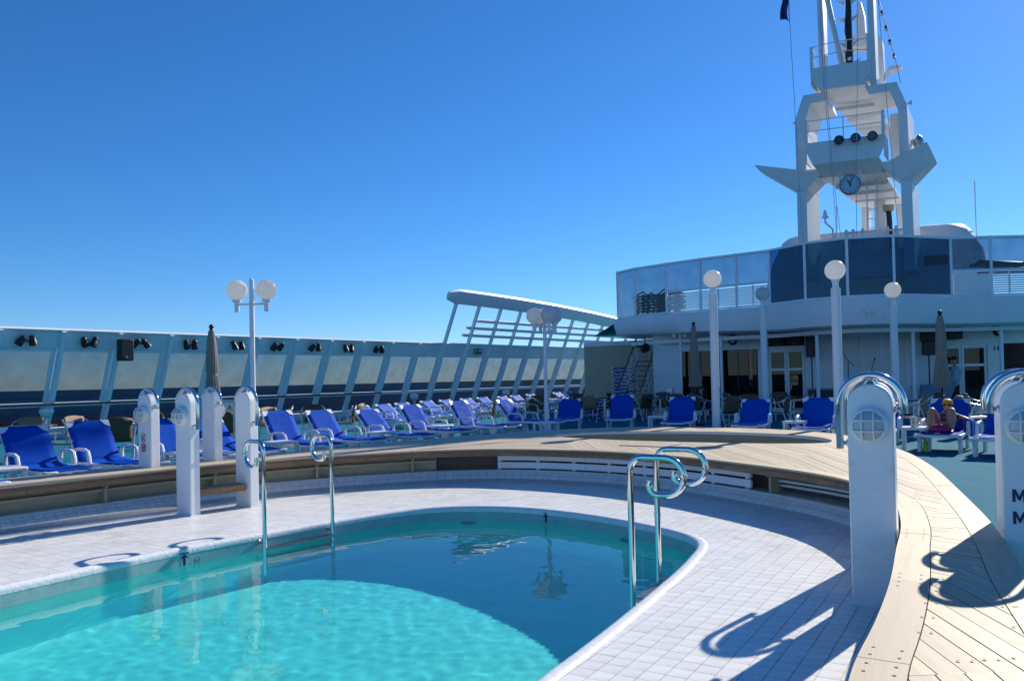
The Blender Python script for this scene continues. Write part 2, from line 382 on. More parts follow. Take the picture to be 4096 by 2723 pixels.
# water sheet with small real waves
gx0, gy0, st = -5.8, .2, .032; nx, ny = int(7.8/st), int(10.0/st); idx = {}; wv = []; wf = []
wave = [(random.uniform(0, 2*pi), random.uniform(12, 70), random.uniform(0, 2*pi)) for _ in range(70)]
def wz(x, y):
    z = 0
    for a, k, ph in wave: z += sin((x*cos(a)+y*sin(a))*k+ph)*.0038/(k**1.15)
    return WATER + z*.5
big = offset(POOL, .04, True); rows = []
for j in range(ny+1):
    y = gy0+j*st; xs = []
    n = len(big)
    for i in range(n):
        a, b = big[i], big[(i+1) % n]
        if (a.y > y) != (b.y > y): xs.append(a.x+(b.x-a.x)*(y-a.y)/(b.y-a.y))
    rows.append((min(xs), max(xs)) if xs else None)
for j in range(ny+1):
    for i in range(nx+1):
        x = gx0+i*st
        if rows[j] and rows[j][0]-st <= x <= rows[j][1]+st:
            idx[i, j] = len(wv); wv.append((x, gy0+j*st, wz(x, gy0+j*st)))
for j in range(ny):
    for i in range(nx):
        q = [(i, j), (i+1, j), (i+1, j+1), (i, j+1)]
        if all(k in idx for k in q): wf.append(tuple(idx[k] for k in q))
water = MB().add(wv, wf).build('water', 'water', ang=180); tag(water, kind='structure')
water.cycles.is_caustics_caster = True
# depth marks and inlets on the basin wall
def wall_frame(px, side=0):
    k = min(range(len(POOL)), key=lambda i: (POOL[i]-V(px)).length); p = POOL[k]; n = -pn[k]; t = V((n.y, -n.x))   # n into the pool
    return Mx(((-t.x, 0, n.x, p.x+n.x*.004), (-t.y, 0, n.y, p.y+n.y*.004), (0, 1, 0, 0), (0, 0, 0, 1)))
for pos, zc in (((.33, 9.62), -.115), ((-3.28, 7.82), -.13)):
    f = wall_frame(pos)
    MB().add([(-.05, .05, 0), (.05, .05, 0), (.05, .065, 0), (-.05, .065, 0)], [(0, 1, 2, 3)], f @ Mx.Translation((0, zc+.03, 0))).build('depth_mark_bar', 'navy', pool, smooth=False)
    MB().add([(-.045, .01, 0), (.045, .01, 0), (0, .05, 0), (-.014, .01, 0), (.014, .01, 0), (.014, -.06, 0), (-.014, -.06, 0)], [(0, 1, 2), (3, 6, 5, 4)], f @ Mx.Translation((0, zc+.03, 0))).build('depth_mark_arrow', 'navy', pool, smooth=False)
    text('1.3', .06, 'depth_mark_figure', 'navy', pool, f @ Mx.Translation((.13, zc-.005, 0)), ext=.0005)
for pos in ((-.55, 9.95), (1.2, 8.75)):
    f = wall_frame(pos); g = f @ Mx.Translation((0, -.34, .005))
    b = MB(); b.lathe([(.10, 0), (.10, .02), (.075, .02), (.07, .0)], 18, g); b.build('inlet_ring', 'steel', pool)

# ------------------------------------------------------------ curb, recess and teak platform
curb = MB()
NI = normals(INNER)
sweep(INNER, [(.165, .138), (.18, .158), (.21, .168), (.26, .16), (.6, .155)], False, curb)
bench = thing('teak_bench', 'curved platform bench of weathered teak planks round the pool', 'platform', (0, 0, 0))
curb_o = curb.build('curb_cap', 'coping', bench, ang=60)
sweep(INNER, [(-.05, -.004), (.155, .136)]).build('curb_bed', 'grout', bench)
ct = MB(); acc = 0; i0 = 0
for k in range(len(INNER)-1):
    a, b, na, nb_ = INNER[k], INNER[k+1], NI[k], NI[k+1]
    if a.y < 2.5: continue
    for lo, hi in ((.02, .66), (.69, .98)):
        def pt(p, q, t): return (p.x+q.x*(-.035+.19*t), p.y+q.y*(-.035+.19*t), .004+t*.137)
        d = (b-a).normalized()*.003
        a2, b2 = a+d, b-d
        ct.add([pt(a2, na, lo), pt(b2, nb_, lo), pt(b2, nb_, hi), pt(a2, na, hi)], [(0, 1, 2, 3)])
tag(ct.build('curb_tiles', 'tile', bench, smooth=False), kind='stuff')
cum = [0]
for k in range(1, len(INNER)): cum.append(cum[-1] + (INNER[k]-INNER[k-1]).length)
def at_s(s):
    k = max(1, next((i for i in range(len(cum)) if cum[i] >= s), len(cum)-1)); t = (s-cum[k-1])/(cum[k]-cum[k-1]); return INNER[k-1].lerp(INNER[k], t), NI[k]
def s_of(p): k = min(range(len(INNER)), key=lambda i: (INNER[i]-V(p)).length); return cum[k]
s_lo, s_hi = s_of((-.35, 12.45)), s_of((2.75, 9.7))
s = s_of((-6.85, 7.6)); n_br = 0
while s < s_of((1.3, 3.0)):
    if not (s_lo-.2 < s < s_hi+.2):
        p, q = at_s(s); d = V((q.y, -q.x))
        P3 = lambda o, z: (p.x+q.x*o-d.x*.02, p.y+q.y*o-d.y*.02, z)
        MB().extr([P3(.06, .44), P3(.39, .44), P3(.39, .16), P3(.24, .16), P3(.24, .34)], (d.x*.035, d.y*.035, 0)).build('bracket', 'cream', bench, smooth=False)
    s += 1.45
kl = max(k for k in range(len(INNER)) if cum[k] <= s_lo-.8)
sweep(INNER[:kl+1], [(.40, .15), (.40, .467)]).build('recess_panel', 'cream', bench); sweep(INNER[kl:], [(.52, .12), (.52, .467)]).build('recess_panel', 'bulwark', bench)  # from the slats onward, shade of the open recess put into dark brown
sweep_solid(INNER[:kl+1], [(.27, .30), (.27, .33), (.395, .33), (.395, .30)]).build('stringer', 'cream', bench)
fr = [k for k in range(len(INNER)) if s_lo <= cum[k] <= s_hi]
for z0, z1 in ((.19, .285), (.315, .41)):
    s0 = fr[0]; seg = max(6, len(fr)//3)
    for g in range(s0, fr[-1]-2, seg):
        e = min(g+seg+1, fr[-1]+1); sweep_solid(INNER[g:e], [(.21, z0), (.21, z1), (.24, z1), (.24, z0)]).build('slat', 'screenwhite', bench, smooth=False)
for t in range(8):
    p, q = at_s(s_lo + (s_hi-s_lo)*(t+.02)/7.2); MB().box((p.x+q.x*.27, p.y+q.y*.27, .29), (.05, .05, .27), atan2(q.y, q.x)).build('slat_post', 'screenwhite', bench, smooth=False)
for dz, dd in ((.24, .42), (.30, .38)):
    P = [(INNER[k].x+NI[k].x*dd, INNER[k].y+NI[k].y*dd, dz) for k in range(len(INNER)) if s_hi+.25 < cum[k] < s_hi+2.3]
    MB().tube(P[:-6] + [(P[-5][0], P[-5][1], dz+.05)], .018, 8).build('pipe', 'screenwhite', bench)
# fascia boards under the lip
k = 0
while k < len(INNER)-1:
    e = min(k+14, len(INNER)-1); d = (INNER[k+1]-INNER[k]).normalized()*.004
    P = INNER[k:e+1]; P[0] = P[0]+d
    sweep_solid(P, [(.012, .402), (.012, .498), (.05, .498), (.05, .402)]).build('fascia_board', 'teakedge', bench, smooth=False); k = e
HOLE = [V((2.86, 13.75)) + V((cos(R(-35)), sin(R(-35))))*2.55*cos(a) + V((sin(R(35)), cos(R(35))))*sin(a)*(1.75 if sin(a) > 0 else .72) for a in [2*pi*i/72 for i in range(72)]]
body_out = INNER + OUTER[::-1]
flat_with_holes('caulk_bed', body_out, [offset(HOLE, 0, True)], .506, 'caulk', bench)
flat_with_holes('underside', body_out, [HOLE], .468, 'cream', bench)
sweep(OUTER, [(0, .506), (0, CARPET)]).build('outer_skirt', 'cream', bench)
# plank sectors: station pairs (inner, outer), plank heading in degrees, plank width
def near(P, q): return min(range(len(P)), key=lambda i: (P[i]-V(q)).length)
ST = [((-7.9, 6.4), (-8.7, 7.0)), ((-5.86, 8.75), (-6.4, 9.62)), ((-4.5, 10.46), (-4.9, 11.15)), ((-2.8, 11.85), (-3.4, 12.9)), ((-1.2, 12.44), (-1.9, 14.6)), ((.55, 12.15), (2.0, 17.05)),
      ((3.02, 9.2), (5.7, 13.3)), ((3.24, 6.8), (4.6, 8.5)), ((2.78, 5.65), (3.75, 6.5)), ((2.5, 5.1), (3.35, 5.55)), ((1.97, 4.12), (2.75, 4.3)), ((1.22, 2.87), (2.05, 2.75)), ((.45, 1.0), (1.6, 1.2))]
HEAD = [60, 52, 46, 32, 12, -88, -97, -75, -20, -52, -94, -100]
BW = .17
planks = []
def add_plank(poly, head):
    if len(poly) < 3 or area(poly) < .0006: return
    planks.append((poly, head))
for s in range(len(HEAD)):
    i0, i1 = near(INNER, ST[s][0]), near(INNER, ST[s+1][0]); o0, o1 = near(OUTER, ST[s][1]), near(OUTER, ST[s+1][1])
    NO = normals(OUTER)
    ii = [INNER[k] + NI[k]*(BW+.003) for k in range(i0, i1+1)]; oo = [OUTER[k] - NO[k]*(BW+.003) for k in range(o0, o1+1)]
    subj = ii + oo[::-1]
    h = R(HEAD[s]); d = V((cos(h), sin(h))); q = V((-d.y, d.x)); wid = .105 if s >= 5 else .12
    lo = min(p.dot(q) for p in subj); hi = max(p.dot(q) for p in subj); t = lo
    HB = offset(HOLE, -.0, True)
    while t < hi:
        a, b = t+.003, t+wid-.003
        pl = clip(clip(subj, q*a, q), q*b, -q)
        if len(pl) > 2:
            hits = []
            for e in (a, b):
                xs = []
                for k in range(len(HB)):
                    u, v = HB[k], HB[(k+1) % len(HB)]; du, dv = u.dot(q)-e, v.dot(q)-e
                    if (du > 0) != (dv > 0): xs.append((u + (v-u)*(du/(du-dv))).dot(d))
                if len(xs) > 1: hits.append((min(xs), max(xs), e))
            if not hits: add_plank(pl, h)
            else:
                if len(hits) == 1: hits = hits*2
                for side in (0, 1):
                    p1 = d*hits[0][side] + q*hits[0][2]; p2 = d*hits[1][side] + q*hits[1][2]
                    e = p2-p1
                    nn = V((-e.y, e.x)) if e.length > 1e-4 else d.copy()
                    if nn.dot(d) * (1 if side else -1) < 0: nn = -nn
                    add_plank(clip(pl, p1, nn), h)
        t += wid
# border boards follow the curves
def border(P, inner_off, outer_off, seg):
    k = 0
    while k < len(P)-1:
        e = min(k+seg, len(P)-1); Q = P[k:e+1]; N = normals(P)[k:e+1]; d0 = (Q[1]-Q[0]).normalized()*.003
        A = [Q[i]+N[i]*inner_off + (d0 if i == 0 else V((0, 0))) for i in range(len(Q))]; B = [Q[i]+N[i]*outer_off + (d0 if i == 0 else V((0, 0))) for i in range(len(Q))]
        planks.append((A+B[::-1], atan2((Q[-1]-Q[0]).y, (Q[-1]-Q[0]).x))); k = e
n_border = len(planks)
border(INNER[near(INNER, (-7.9, 6.4)):], -.012, BW-.002, 10)
border(OUTER[near(OUTER, (-8.7, 7.0)):], -(BW-.002), .006, 11)
HR = HOLE + [HOLE[0]]
border(HR, -.15, -.002, 6)
cnt = 0; extra = MB()
def ctr(pl): return sum(pl, V((0, 0)))/len(pl)
order = sorted(range(len(planks)), key=lambda k: -area(planks[k][0])/max(ctr(planks[k][0]).length, 2)**2 + (100 if abs(ctr(planks[k][0]).x) > .7*ctr(planks[k][0]).y else 0))
for rank, k in enumerate(order):
    pl, h = planks[k]; c = ctr(pl); top = TEAK + random.uniform(-.0012, .0012) + (.001 if k >= n_border else 0)
    rot = Mx.Rotation(-h, 2); loc = [rot @ (p-c) for p in pl]
    if rank < 299:
        MB().prism([tuple(p) for p in loc], -.02, 0).build('plank', 'teak', bench, smooth=False, loc=(c.x, c.y, top), rz=h)
    else: extra.prism([tuple(p) for p in pl], top-.02, top)
if extra.v: tag(extra.build('small_planks', 'teak', bench, smooth=False), kind='stuff')
plug = MB(); oct_ = [(cos(pi*k/3), sin(pi*k/3)) for k in range(6)]
def plug_at(p):
    if p.length < 9: plug.add([(p.x+.008*x, p.y+.008*y, TEAK+.0035) for x, y in oct_], [tuple(range(6))])
for k, (pl, h) in enumerate(planks):
    d = V((cos(h), sin(h))); q = V((-d.y, d.x)); c = ctr(pl)
    if c.length > 8.5: continue
    m = len(pl)
    if k >= n_border and m > 8:
        for e, f_ in ((0, 1), (m//2-1, -1)):
            a, b = pl[e], pl[m-1-e]; t_ = (pl[min(e+1, m//2-1)]-pl[max(e-1, 0)]).normalized()*f_
            for u in (.22, .78):
                for off in (.05, .14): plug_at(a.lerp(b, u)+t_*off)
    elif k < n_border:
        ts = [(p-c).dot(d) for p in pl]; lo_, hi_ = min(ts), max(ts)
        if hi_-lo_ > .4:
            for t_ in (lo_+.12, hi_-.12):
                for u in (-.025, .025): plug_at(c+d*t_+q*u)
tag(plug.build('wood_plugs', 'plug', bench, smooth=False), kind='stuff')
print('planks', len(planks), 'tiles', len(full), len(part_polys))
# tub in the platform
tub = thing('hot_tub', 'oval sunken tub opening in the teak platform', 'hot tub', (0, 0, 0))
sweep(HOLE, [(0, .50), (0, .455)], True).build('rim_board', 'screenwhite', tub)
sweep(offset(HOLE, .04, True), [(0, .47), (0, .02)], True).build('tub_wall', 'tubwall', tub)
flat_with_holes('tub_floor', offset(HOLE, .05, True), [], .17, 'screenwhite', tub)
hz = [(1.68, 12.5), (1.9, 12.95), (2.7, 12.55), (2.3, 12.02)]
tag(MB().prism(hz, TEAK+.003, TEAK+.012).build('deck_hatch', 'teak', smooth=False), 'flat pale wooden hatch set into the teak platform', 'hatch')

# ------------------------------------------------------------ windscreen with spotlights, bulwark outside
BAY = 1.552; NB0, NB1 = -1, 27
def WS(s, h, o=0.0):
    """point on the leaning screen: s along, h = height above deck 0..3 , o = towards the deck"""
    t = (3.0-h)*.4333
    p = W0 + wdir*s + wout*(t - o*.92); return V((p.x, p.y, CARPET + h + o*.0 - o*.38))
ws = thing('windscreen', 'long inward leaning glazed windscreen along the ship side', 'windscreen', (base0.x, base0.y, CARPET))
def wbuild(mb, name, m, sm=False, bevel=0):
    o = mb.build(name, m, smooth=sm, bevel=bevel); o.parent = ws; o.matrix_parent_inverse = Mx.Translation(ws.location).inverted(); return o
def slab(mb, s0, s1, h0, h1, o0, o1):
    p = [WS(s, h, o) for s in (s0, s1) for h in (h0, h1) for o in (o0, o1)]
    mb.add(p, [(0, 1, 3, 2), (4, 6, 7, 5), (0, 4, 5, 1), (2, 3, 7, 6), (0, 2, 6, 4), (1, 5, 7, 3)]); return mb
for b in range(NB0, NB1):
    s0, s1 = b*BAY, (b+1)*BAY; e = .075
    wbuild(slab(MB(), s0+.001, s1-.001, 2.52, 3.0, -.03, .0), 'top_panel', 'screenwhite')
    wbuild(slab(MB(), s0+e, s1-e, 1.04, 2.44, -.012, -.004), 'glass_pane', 'winglass')
    wbuild(slab(MB(), s0+e, s1-e, .32, .90, -.012, -.004), 'glass_pane', 'winglass')
    wbuild(slab(MB(), s0+e, s1-e, 2.445, 2.515, -.03, .035), 'pane_rail', 'screenwhite'); wbuild(slab(MB(), s0+e, s1-e, .92, 1.02, -.03, .03), 'pane_rail', 'screenwhite')
    # pane edge strip beside the frame
    wbuild(slab(MB(), s1-.20, s1-.075, 1.03, 2.44, -.003, .02), 'pane_stile', 'screenwhite')
    wbuild(slab(MB(), s0+.001, s1-.001, 0, .30, -.06, .05), 'sill_panel', 'screenwhite')
    wbuild(slab(MB(), s0+.002, s1-.002, .04, .20, .06, .24), 'base_ledge', 'white')
for b in range(NB0, NB1+1):
    s0 = b*BAY
    wbuild(slab(MB(), s0-.05, s0+.05, .02, 3.02, -.02, .17), 'frame', 'screenwhite')
wbuild(slab(MB(), NB0*BAY, NB1*BAY, 3.02, 3.05, -.05, .10), 'top_cap', 'white')
wbuild(MB().tube([WS(NB0*BAY, 1.06, .23), WS(9*BAY, 1.06, .23)], .03, 8), 'handrail', 'wood', True)
bul = thing('bulwark', 'brown panelled bulwark outside the lower panes of the windscreen', 'bulwark', (base0.x, base0.y, CARPET))
for b in range(-1, 5):
    for half in (0, 1):
        p0 = base0 + wdir*(b*1.7+half*.85) + wout*1.0; p1 = base0 + wdir*(b*1.7+half*.85+.842) + wout*1.0
        m = MB().extr([(p0.x, p0.y, -.6), (p1.x, p1.y, -.6), (p1.x, p1.y, .72), (p0.x, p0.y, .72)], (wout.x*.06, wout.y*.06, 0))
        o = m.build('bulwark_panel', 'bulwark', smooth=False); o.parent = bul; o.matrix_parent_inverse = Mx.Translation(bul.location).inverted()
ORD = ['first', 'second', 'third', 'fourth', 'fifth', 'sixth', 'seventh', 'eighth', 'ninth', 'tenth', 'eleventh', 'twelfth', 'thirteenth', 'fourteenth', 'fifteenth', 'sixteenth']
wang = atan2(wdir.y, wdir.x)
def spot_pair(s, label, seed):
    rnd = random.Random(seed); c = WS(s, 2.72, .06)
    t = thing('twin_spotlight', label, 'spotlight', c, wang, 'black twin spotlights on the windscreen')
    MB().box((0, -.03, 0), (.30, .03, .03)).build('bracket', 'black', t)
    for x in (-.14, .14):
        yaw, pit = rnd.uniform(-.7, .7), rnd.uniform(-.2, .75)
        m = Mx.Translation((x, -.10, .02)) @ Mx.Rotation(yaw, 4, 'Y') @ Mx.Rotation(R(180)+pit, 4, 'X')
        h = MB().lathe([(.05, -.14), (.075, -.11), (.08, .0), (.095, .02), (.10, .15), (.085, .15), (.08, .05)], 14, m).build('lamp_head', 'black', t)
for i, b in enumerate([0.42, 1.45, 2.40, 3.42, 4.5, 5.5, 6.55, 7.55, 8.55]):
    spot_pair(b*BAY, ORD[i] + ' black twin spotlight from the left along the windscreen top', i)
c = WS(2.06*BAY, 2.62, .34)
sp = thing('loudspeaker', 'black box loudspeaker mounted on the windscreen frame', 'speaker', c, wang)
MB().box((0, 0, 0), (.36, .30, .62)).build('cabinet', 'black', sp, bevel=.02)
MB().box((0, .26, .08), (.05, .25, .05)).build('arm', 'black', sp)
MB().box((-.03, -.155, -.2), (.05, .006, .05)).build('badge', 'steel', sp)
for i, (s, lab) in enumerate(((.88, 'mushroom deck light at the windscreen base nearest the left edge'), (5.0, 'mushroom deck light in front of the windscreen behind the sixth lounger'), (10.2, 'mushroom deck light by the windscreen above the second lounger row'), (14.3, 'mushroom deck light by the far windscreen, partly behind a lamp post'))):
    p = WS(s*BAY, 0, .75)
    t = thing('deck_light', lab, 'deck light', (p.x, p.y, CARPET), wang, 'white mushroom deck lights')
    MB().tube([(0, 0, 0), (0, 0, .62)], .035, 10).build('stem', 'white', t)
    MB().lathe([(.06, .62), (.15, .66), (.155, .74)], 18).build('lens', 'lens', t)
    MB().lathe([(.165, .74), (.185, .78), (.17, .86), (.10, .90), (.01, .905)], 20).build('hood', 'white', t)
    for k in range(6):
        a = k*pi/3; MB().tube([(.155*cos(a), .155*sin(a), .76), (.16*cos(a), .16*sin(a), .68), (.06*cos(a), .06*sin(a), .61)], .008, 5).build('guard_wire', 'white', t)
p = WS(3*BAY-.1, .85, .22)
jb = thing('junction_box', 'small dark green box on the windscreen frame left of the no diving post', 'box', (p.x, p.y, p.z), wang)
MB().box((0, 0, 0), (.26, .16, .18)).build('housing', 'green', jb, bevel=.01)
MB().box((0, 0, .10), (.30, .20, .02)).build('lid', 'black', jb)
es = thing('exit_sign', 'small green emergency exit sign on the windscreen below the wing', 'sign', WS(12.55*BAY, 2.76, .03), wang)
MB().box((0, 0, 0), (.55, .02, .32)).build('plate', 'green', es)
MB().add([(.02, -.012, -.03), (.14, -.012, -.03), (.14, -.012, -.08), (.23, -.012, 0), (.14, -.012, .08), (.14, -.012, .03), (.02, -.012, .03)], [(0, 1, 5, 6), (2, 3, 4)]).build('arrow', 'signwhite', es, smooth=False)
MB().add([(-.2, -.012, -.09), (-.16, -.012, -.09), (-.11, -.012, .0), (-.13, -.012, .09), (-.18, -.012, .05)], [(0, 1, 2, 3, 4)]).build('running_figure', 'signwhite', es, smooth=False)

# aerofoil wing above the far windscreen
wing = thing('aerofoil_wing', 'curved grey aerofoil beam on leaning struts above the far windscreen', 'wing', (base0.x, base0.y, CARPET))
def wkid(mb, name, m, sm=False):
    o = mb.build(name, m, smooth=sm); o.parent = wing; o.matrix_parent_inverse = Mx.Translation(wing.location).inverted(); return o
def wing_h(s): u = (s-10.8*BAY)/(11*BAY); return 5.0 - .10*u - .62*u*u
ps = [10.55*BAY + i*.35*BAY for i in range(34)]
mb = MB(); vs = []; prof = [(0, -.30), (.10, -.26), (.16, 0), (.10, .24), (0, .30), (-.10, .24), (-.14, 0), (-.10, -.26)]
for i, s_ in enumerate(ps):
    h = wing_h(s_); k = .55 if i == 0 else 1
    for o, dz in prof: vs.append(WS(s_, h + dz*k, o*k+.08))
n = len(prof); fs = [(i*n+k, (i+1)*n+k, (i+1)*n+(k+1) % n, i*n+(k+1) % n) for i in range(len(ps)-1) for k in range(n)] + [tuple(range(n)), tuple((len(ps)-1)*n+k for k in range(n))[::-1]]
wkid(mb.add(vs, fs), 'beam', 'screenwhite', True)
for b in range(11, 22): wkid(slab(MB(), b*BAY-.045, b*BAY+.045, 3.05, wing_h(b*BAY)-.2, -.03, .11), 'strut', 'screenwhite')
for k, h in enumerate((3.40, 3.72, 4.04)):
    for b in range(11, 27):
        s0 = b*BAY+.05 if b > 11 else 12*BAY-.42+.14*k
        s1 = (b+1)*BAY-.05
        if s1-s0 > .1: wkid(slab(MB(), s0, s1, h-.055, h+.055, -.12, .02), 'louvre', 'screenwhite')

# ------------------------------------------------------------ shower posts
PW = atan2(-.53, .848)   # heading of the broad face
def shower_post(x, y, label, zb=0.0, long_left=True, lamp=1, sign=False, letters=False, base=True):
    t = thing('shower_post', label, 'shower', (x, y, zb), PW, 'white shower posts with chrome arches')
    H = 1.375-zb; r = .145; d = .14
    prof = [(-r, 0), (r, 0)] + [(r*cos(a), H + r*sin(a)) for a in [pi*i/16 for i in range(17)]]
    m = MB().extr([(p[0], -d/2, p[1]) for p in prof], (0, d, 0)); m.build('post_body', 'post', t, ang=30, bevel=.012)
    sgn = -1 if long_left else 1
    for s_, zl in ((sgn, 1.07), (-sgn, 1.33)):
        pass
    P = [(sgn*.205, 0, 1.07-zb)] + [(sgn*.205*cos(a), 0, H + .205*sin(a)) for a in [pi*i/20 for i in range(21)]] + [(-sgn*.205, 0, 1.315-zb)]
    MB().tube(P, .025, 14).build('arch_pipe', 'chrome', t)
    for sx, z in ((sgn, 1.11-zb), (-sgn, 1.345-zb)):
        b = MB(); b.tube([(sx*.14, 0, z), (sx*.20, 0, z)], .014, 8); b.sphere((sx*.152, 0, z), .028, 12, 8, (.6, 1, 1)); b.build('pipe_bracket', 'chrome', t)
    b = MB(); b.tube([(0, 0, H+r-.01), (0, 0, H+.20)], .014, 8); b.lathe([(.045, H+r-.004), (.03, H+r+.02), (.014, H+r+.03)], 14); b.build('top_stay', 'chrome', t)
    f = Mx.Translation((0, -lamp*d/2, 1.24-zb)) @ Mx.Rotation(R(90)*lamp, 4, 'X')
    b = MB().lathe([(.122, 0), (.122, .05), (.112, .062), (.10, .05)], 26, f); lampo = b.build('bulkhead_lamp', 'post', t)
    MB().lathe([(.101, .045), (.095, .075), (.07, .10), (.03, .113), (.002, .115)], 22, f).build('lamp_lens', 'lens', lampo)
    b = MB()
    for q in (-.036, .036):
        for ax in (0, 1):
            pts = []
            for i in range(9):
                u = -1+i/4; L = .104; a_ = u*L; zz = .055 + .07*math.sqrt(max(0, 1-u*u)); pts.append((a_, q, zz) if ax else (q, a_, zz))
            b.tube(pts, .0065, 6, M4=f)
    b.build('lamp_guard', 'post', lampo)
    MB().lathe([(.112, .05), (.112, .066), (.098, .07), (.098, .05)], 24, f).build('lamp_ring', 'post', lampo)
    if base: MB().box((0, 0, .006), (.31, .16, .012)).build('base_plate', 'post', t)
    fy = -d/2-.003
    FR = Mx(((1, 0, 0, 0), (0, 0, -1, fy), (0, 1, 0, 0), (0, 0, 0, 1)))
    if sign:
        sg = MB().box((-.01, fy, .875-zb), (.10, .003, .28)).build('warning_sign', 'signwhite', t)
        MB().box((-.01, fy-.003, .79-zb), (.098, .002, .105)).build('sign_red_panel', 'red', sg)
        FT = FR @ Mx.Translation((0, 0, .006))
        text('No', .045, 'sign_text', 'signwhite', sg, FT @ Mx.Translation((-.01, .815-zb, 0)), ext=.0005)
        text('diving', .040, 'sign_text', 'signwhite', sg, FT @ Mx.Translation((-.01, .768-zb, 0)), ext=.0005)
        MB().tube([(-.01+.042*cos(a), fy-.004, .925-zb+.065*sin(a)) for a in [2*pi*i/22 for i in range(22)]], .004, 5, True).build('prohibition_ring', 'red', sg)
        MB().tube([(-.042, fy-.004, .972-zb), (.022, fy-.004, .878-zb)], .004, 5).build('prohibition_slash', 'red', sg)
        MB().tube([(.012, fy-.003, .965-zb), (-.012, fy-.003, .925-zb), (-.03, fy-.003, .90-zb)], .006, 5).build('diver_symbol', 'inkblack', sg)
        MB().tube([(-.035, fy-.003, .885-zb), (.02, fy-.003, .885-zb)], .003, 5).build('water_symbol', 'inkblack', sg)
    if letters:
        for z in (.80, .66):
            q = [(-.5, 0), (-.5, 1), (-.24, 1), (0, .45), (.24, 1), (.5, 1), (.5, 0), (.27, 0), (.27, .62), (.06, .12), (-.06, .12), (-.27, .62), (-.27, 0)]
            MB().extr([(-.055+.075*a, fy-.0005, z-zb-.04+.08*b) for a, b in q], (0, .003, 0)).build('letter', 'navy', t, smooth=False)
    return t
shower_post(-4.10, 9.88, 'white shower post with round lamp standing on the tiles beside the left pool ladder', 0, False, 1)
shower_post(-3.56, 10.48, 'white shower post on the tiles, right one of the pair joined by a wooden step', 0, False, -1)
shower_post(-4.99, 10.75, 'white shower post carrying the red no diving sign', CARPET, True, 1, sign=True)
shower_post(-4.43, 11.55, 'white shower post behind the bench, its lamp facing away to the right', CARPET, True, -1)
shower_post(2.47, 5.42, 'large white shower post with caged lamp in the right foreground', 0, True, 1)
shower_post(3.01, 6.55, 'white shower post hidden directly behind the large foreground post', 0, True, -1)
shower_post(3.27, 5.0, 'white shower post at the right edge, nearest to the frame border, with letters', CARPET, False, 1, letters=True)
shower_post(3.60, 5.60, 'white shower post at the right edge, behind the lettered one', CARPET, False, -1)
for (a, b, lab) in ((V((-4.10, 9.88)), V((-3.56, 10.48)), 'weathered wooden step board between the left pair of shower posts'), (V((2.47, 5.42)), V((3.01, 6.55)), 'wooden step board between the right foreground shower posts')):
    d = (b-a); c = (a+b)/2
    tag(MB().box((0, 0, 0), (d.length-.16, .22, .09)).build('step_board', 'teakedge', loc=(c.x, c.y, .27), rz=atan2(d.y, d.x), bevel=.008), lab, 'step')

# ------------------------------------------------------------ pool ladders
def ladder(p1, p2, out, label):
    p1, p2, out = V(p1), V(p2), V(out).normalized(); c = (p1+p2)/2
    t = thing('pool_ladder', label, 'pool ladder', (c.x, c.y, 0)); par = Mx.Translation(t.location).inverted()
    def kid(mb, n, m): o = mb.build(n, m, ang=50); o.parent = t; o.matrix_parent_inverse = par; return o
    for p in (p1, p2):
        Q = lambda o, z: (p.x+out.x*o, p.y+out.y*o, z)
        P = [Q(0, -1.15), Q(0, -.3), Q(0, .1), Q(0, .5), Q(0, .90)] + [Q(.10-.10*cos(a), .90+.10*sin(a)) for a in [pi/2*i/7 for i in range(1, 8)]] + [Q(.27, 1.0)]
        P += [Q(.27+.14*sin(a), .86+.14*cos(a)) for a in [pi*i/12 for i in range(1, 13)]] + [Q(.22, .72)]
        P += [Q(.22-.075*sin(a), .795-.075*cos(a)) for a in [pi*.62*i/7 for i in range(1, 8)]]
        r = kid(MB().tube(P, .024, 14), 'rail', 'chrome')
        kid(MB().tube([Q(0, .44), Q(0, .47)], .0265, 14), 'rail_joint', 'chrome')
        b = MB().tube([Q(0, -.07), Q(.15, -.07)], .016, 6); b.sphere(Q(.145, -.07), .03, 8, 6); kid(b, 'wall_bracket', 'steel')
    u = (p2-p1).normalized()
    for z in (-.13, -.40, -.67, -.94):
        L = (p2-p1).length-.03; m = Mx.Translation((c.x, c.y, z)) @ Mx.Rotation(atan2(u.y, u.x), 4, 'Z')
        b = MB().box((0, 0, 0), (L, .11, .012), M4=m)
        for k in range(26): b.box((-L/2+L*(k+.5)/26, 0, .009), (L/52, .10, .006), M4=m)
        kid(b, 'tread', 'steel')
ladder((-2.66, 8.34), (-2.10, 9.03), (-.72, .70), 'chrome pool ladder with hooked rails on the left pool wall')
ladder((.876, 5.95), (1.187, 6.57), (.89, -.45), 'chrome pool ladder with hooked rails on the right, nearer pool wall')

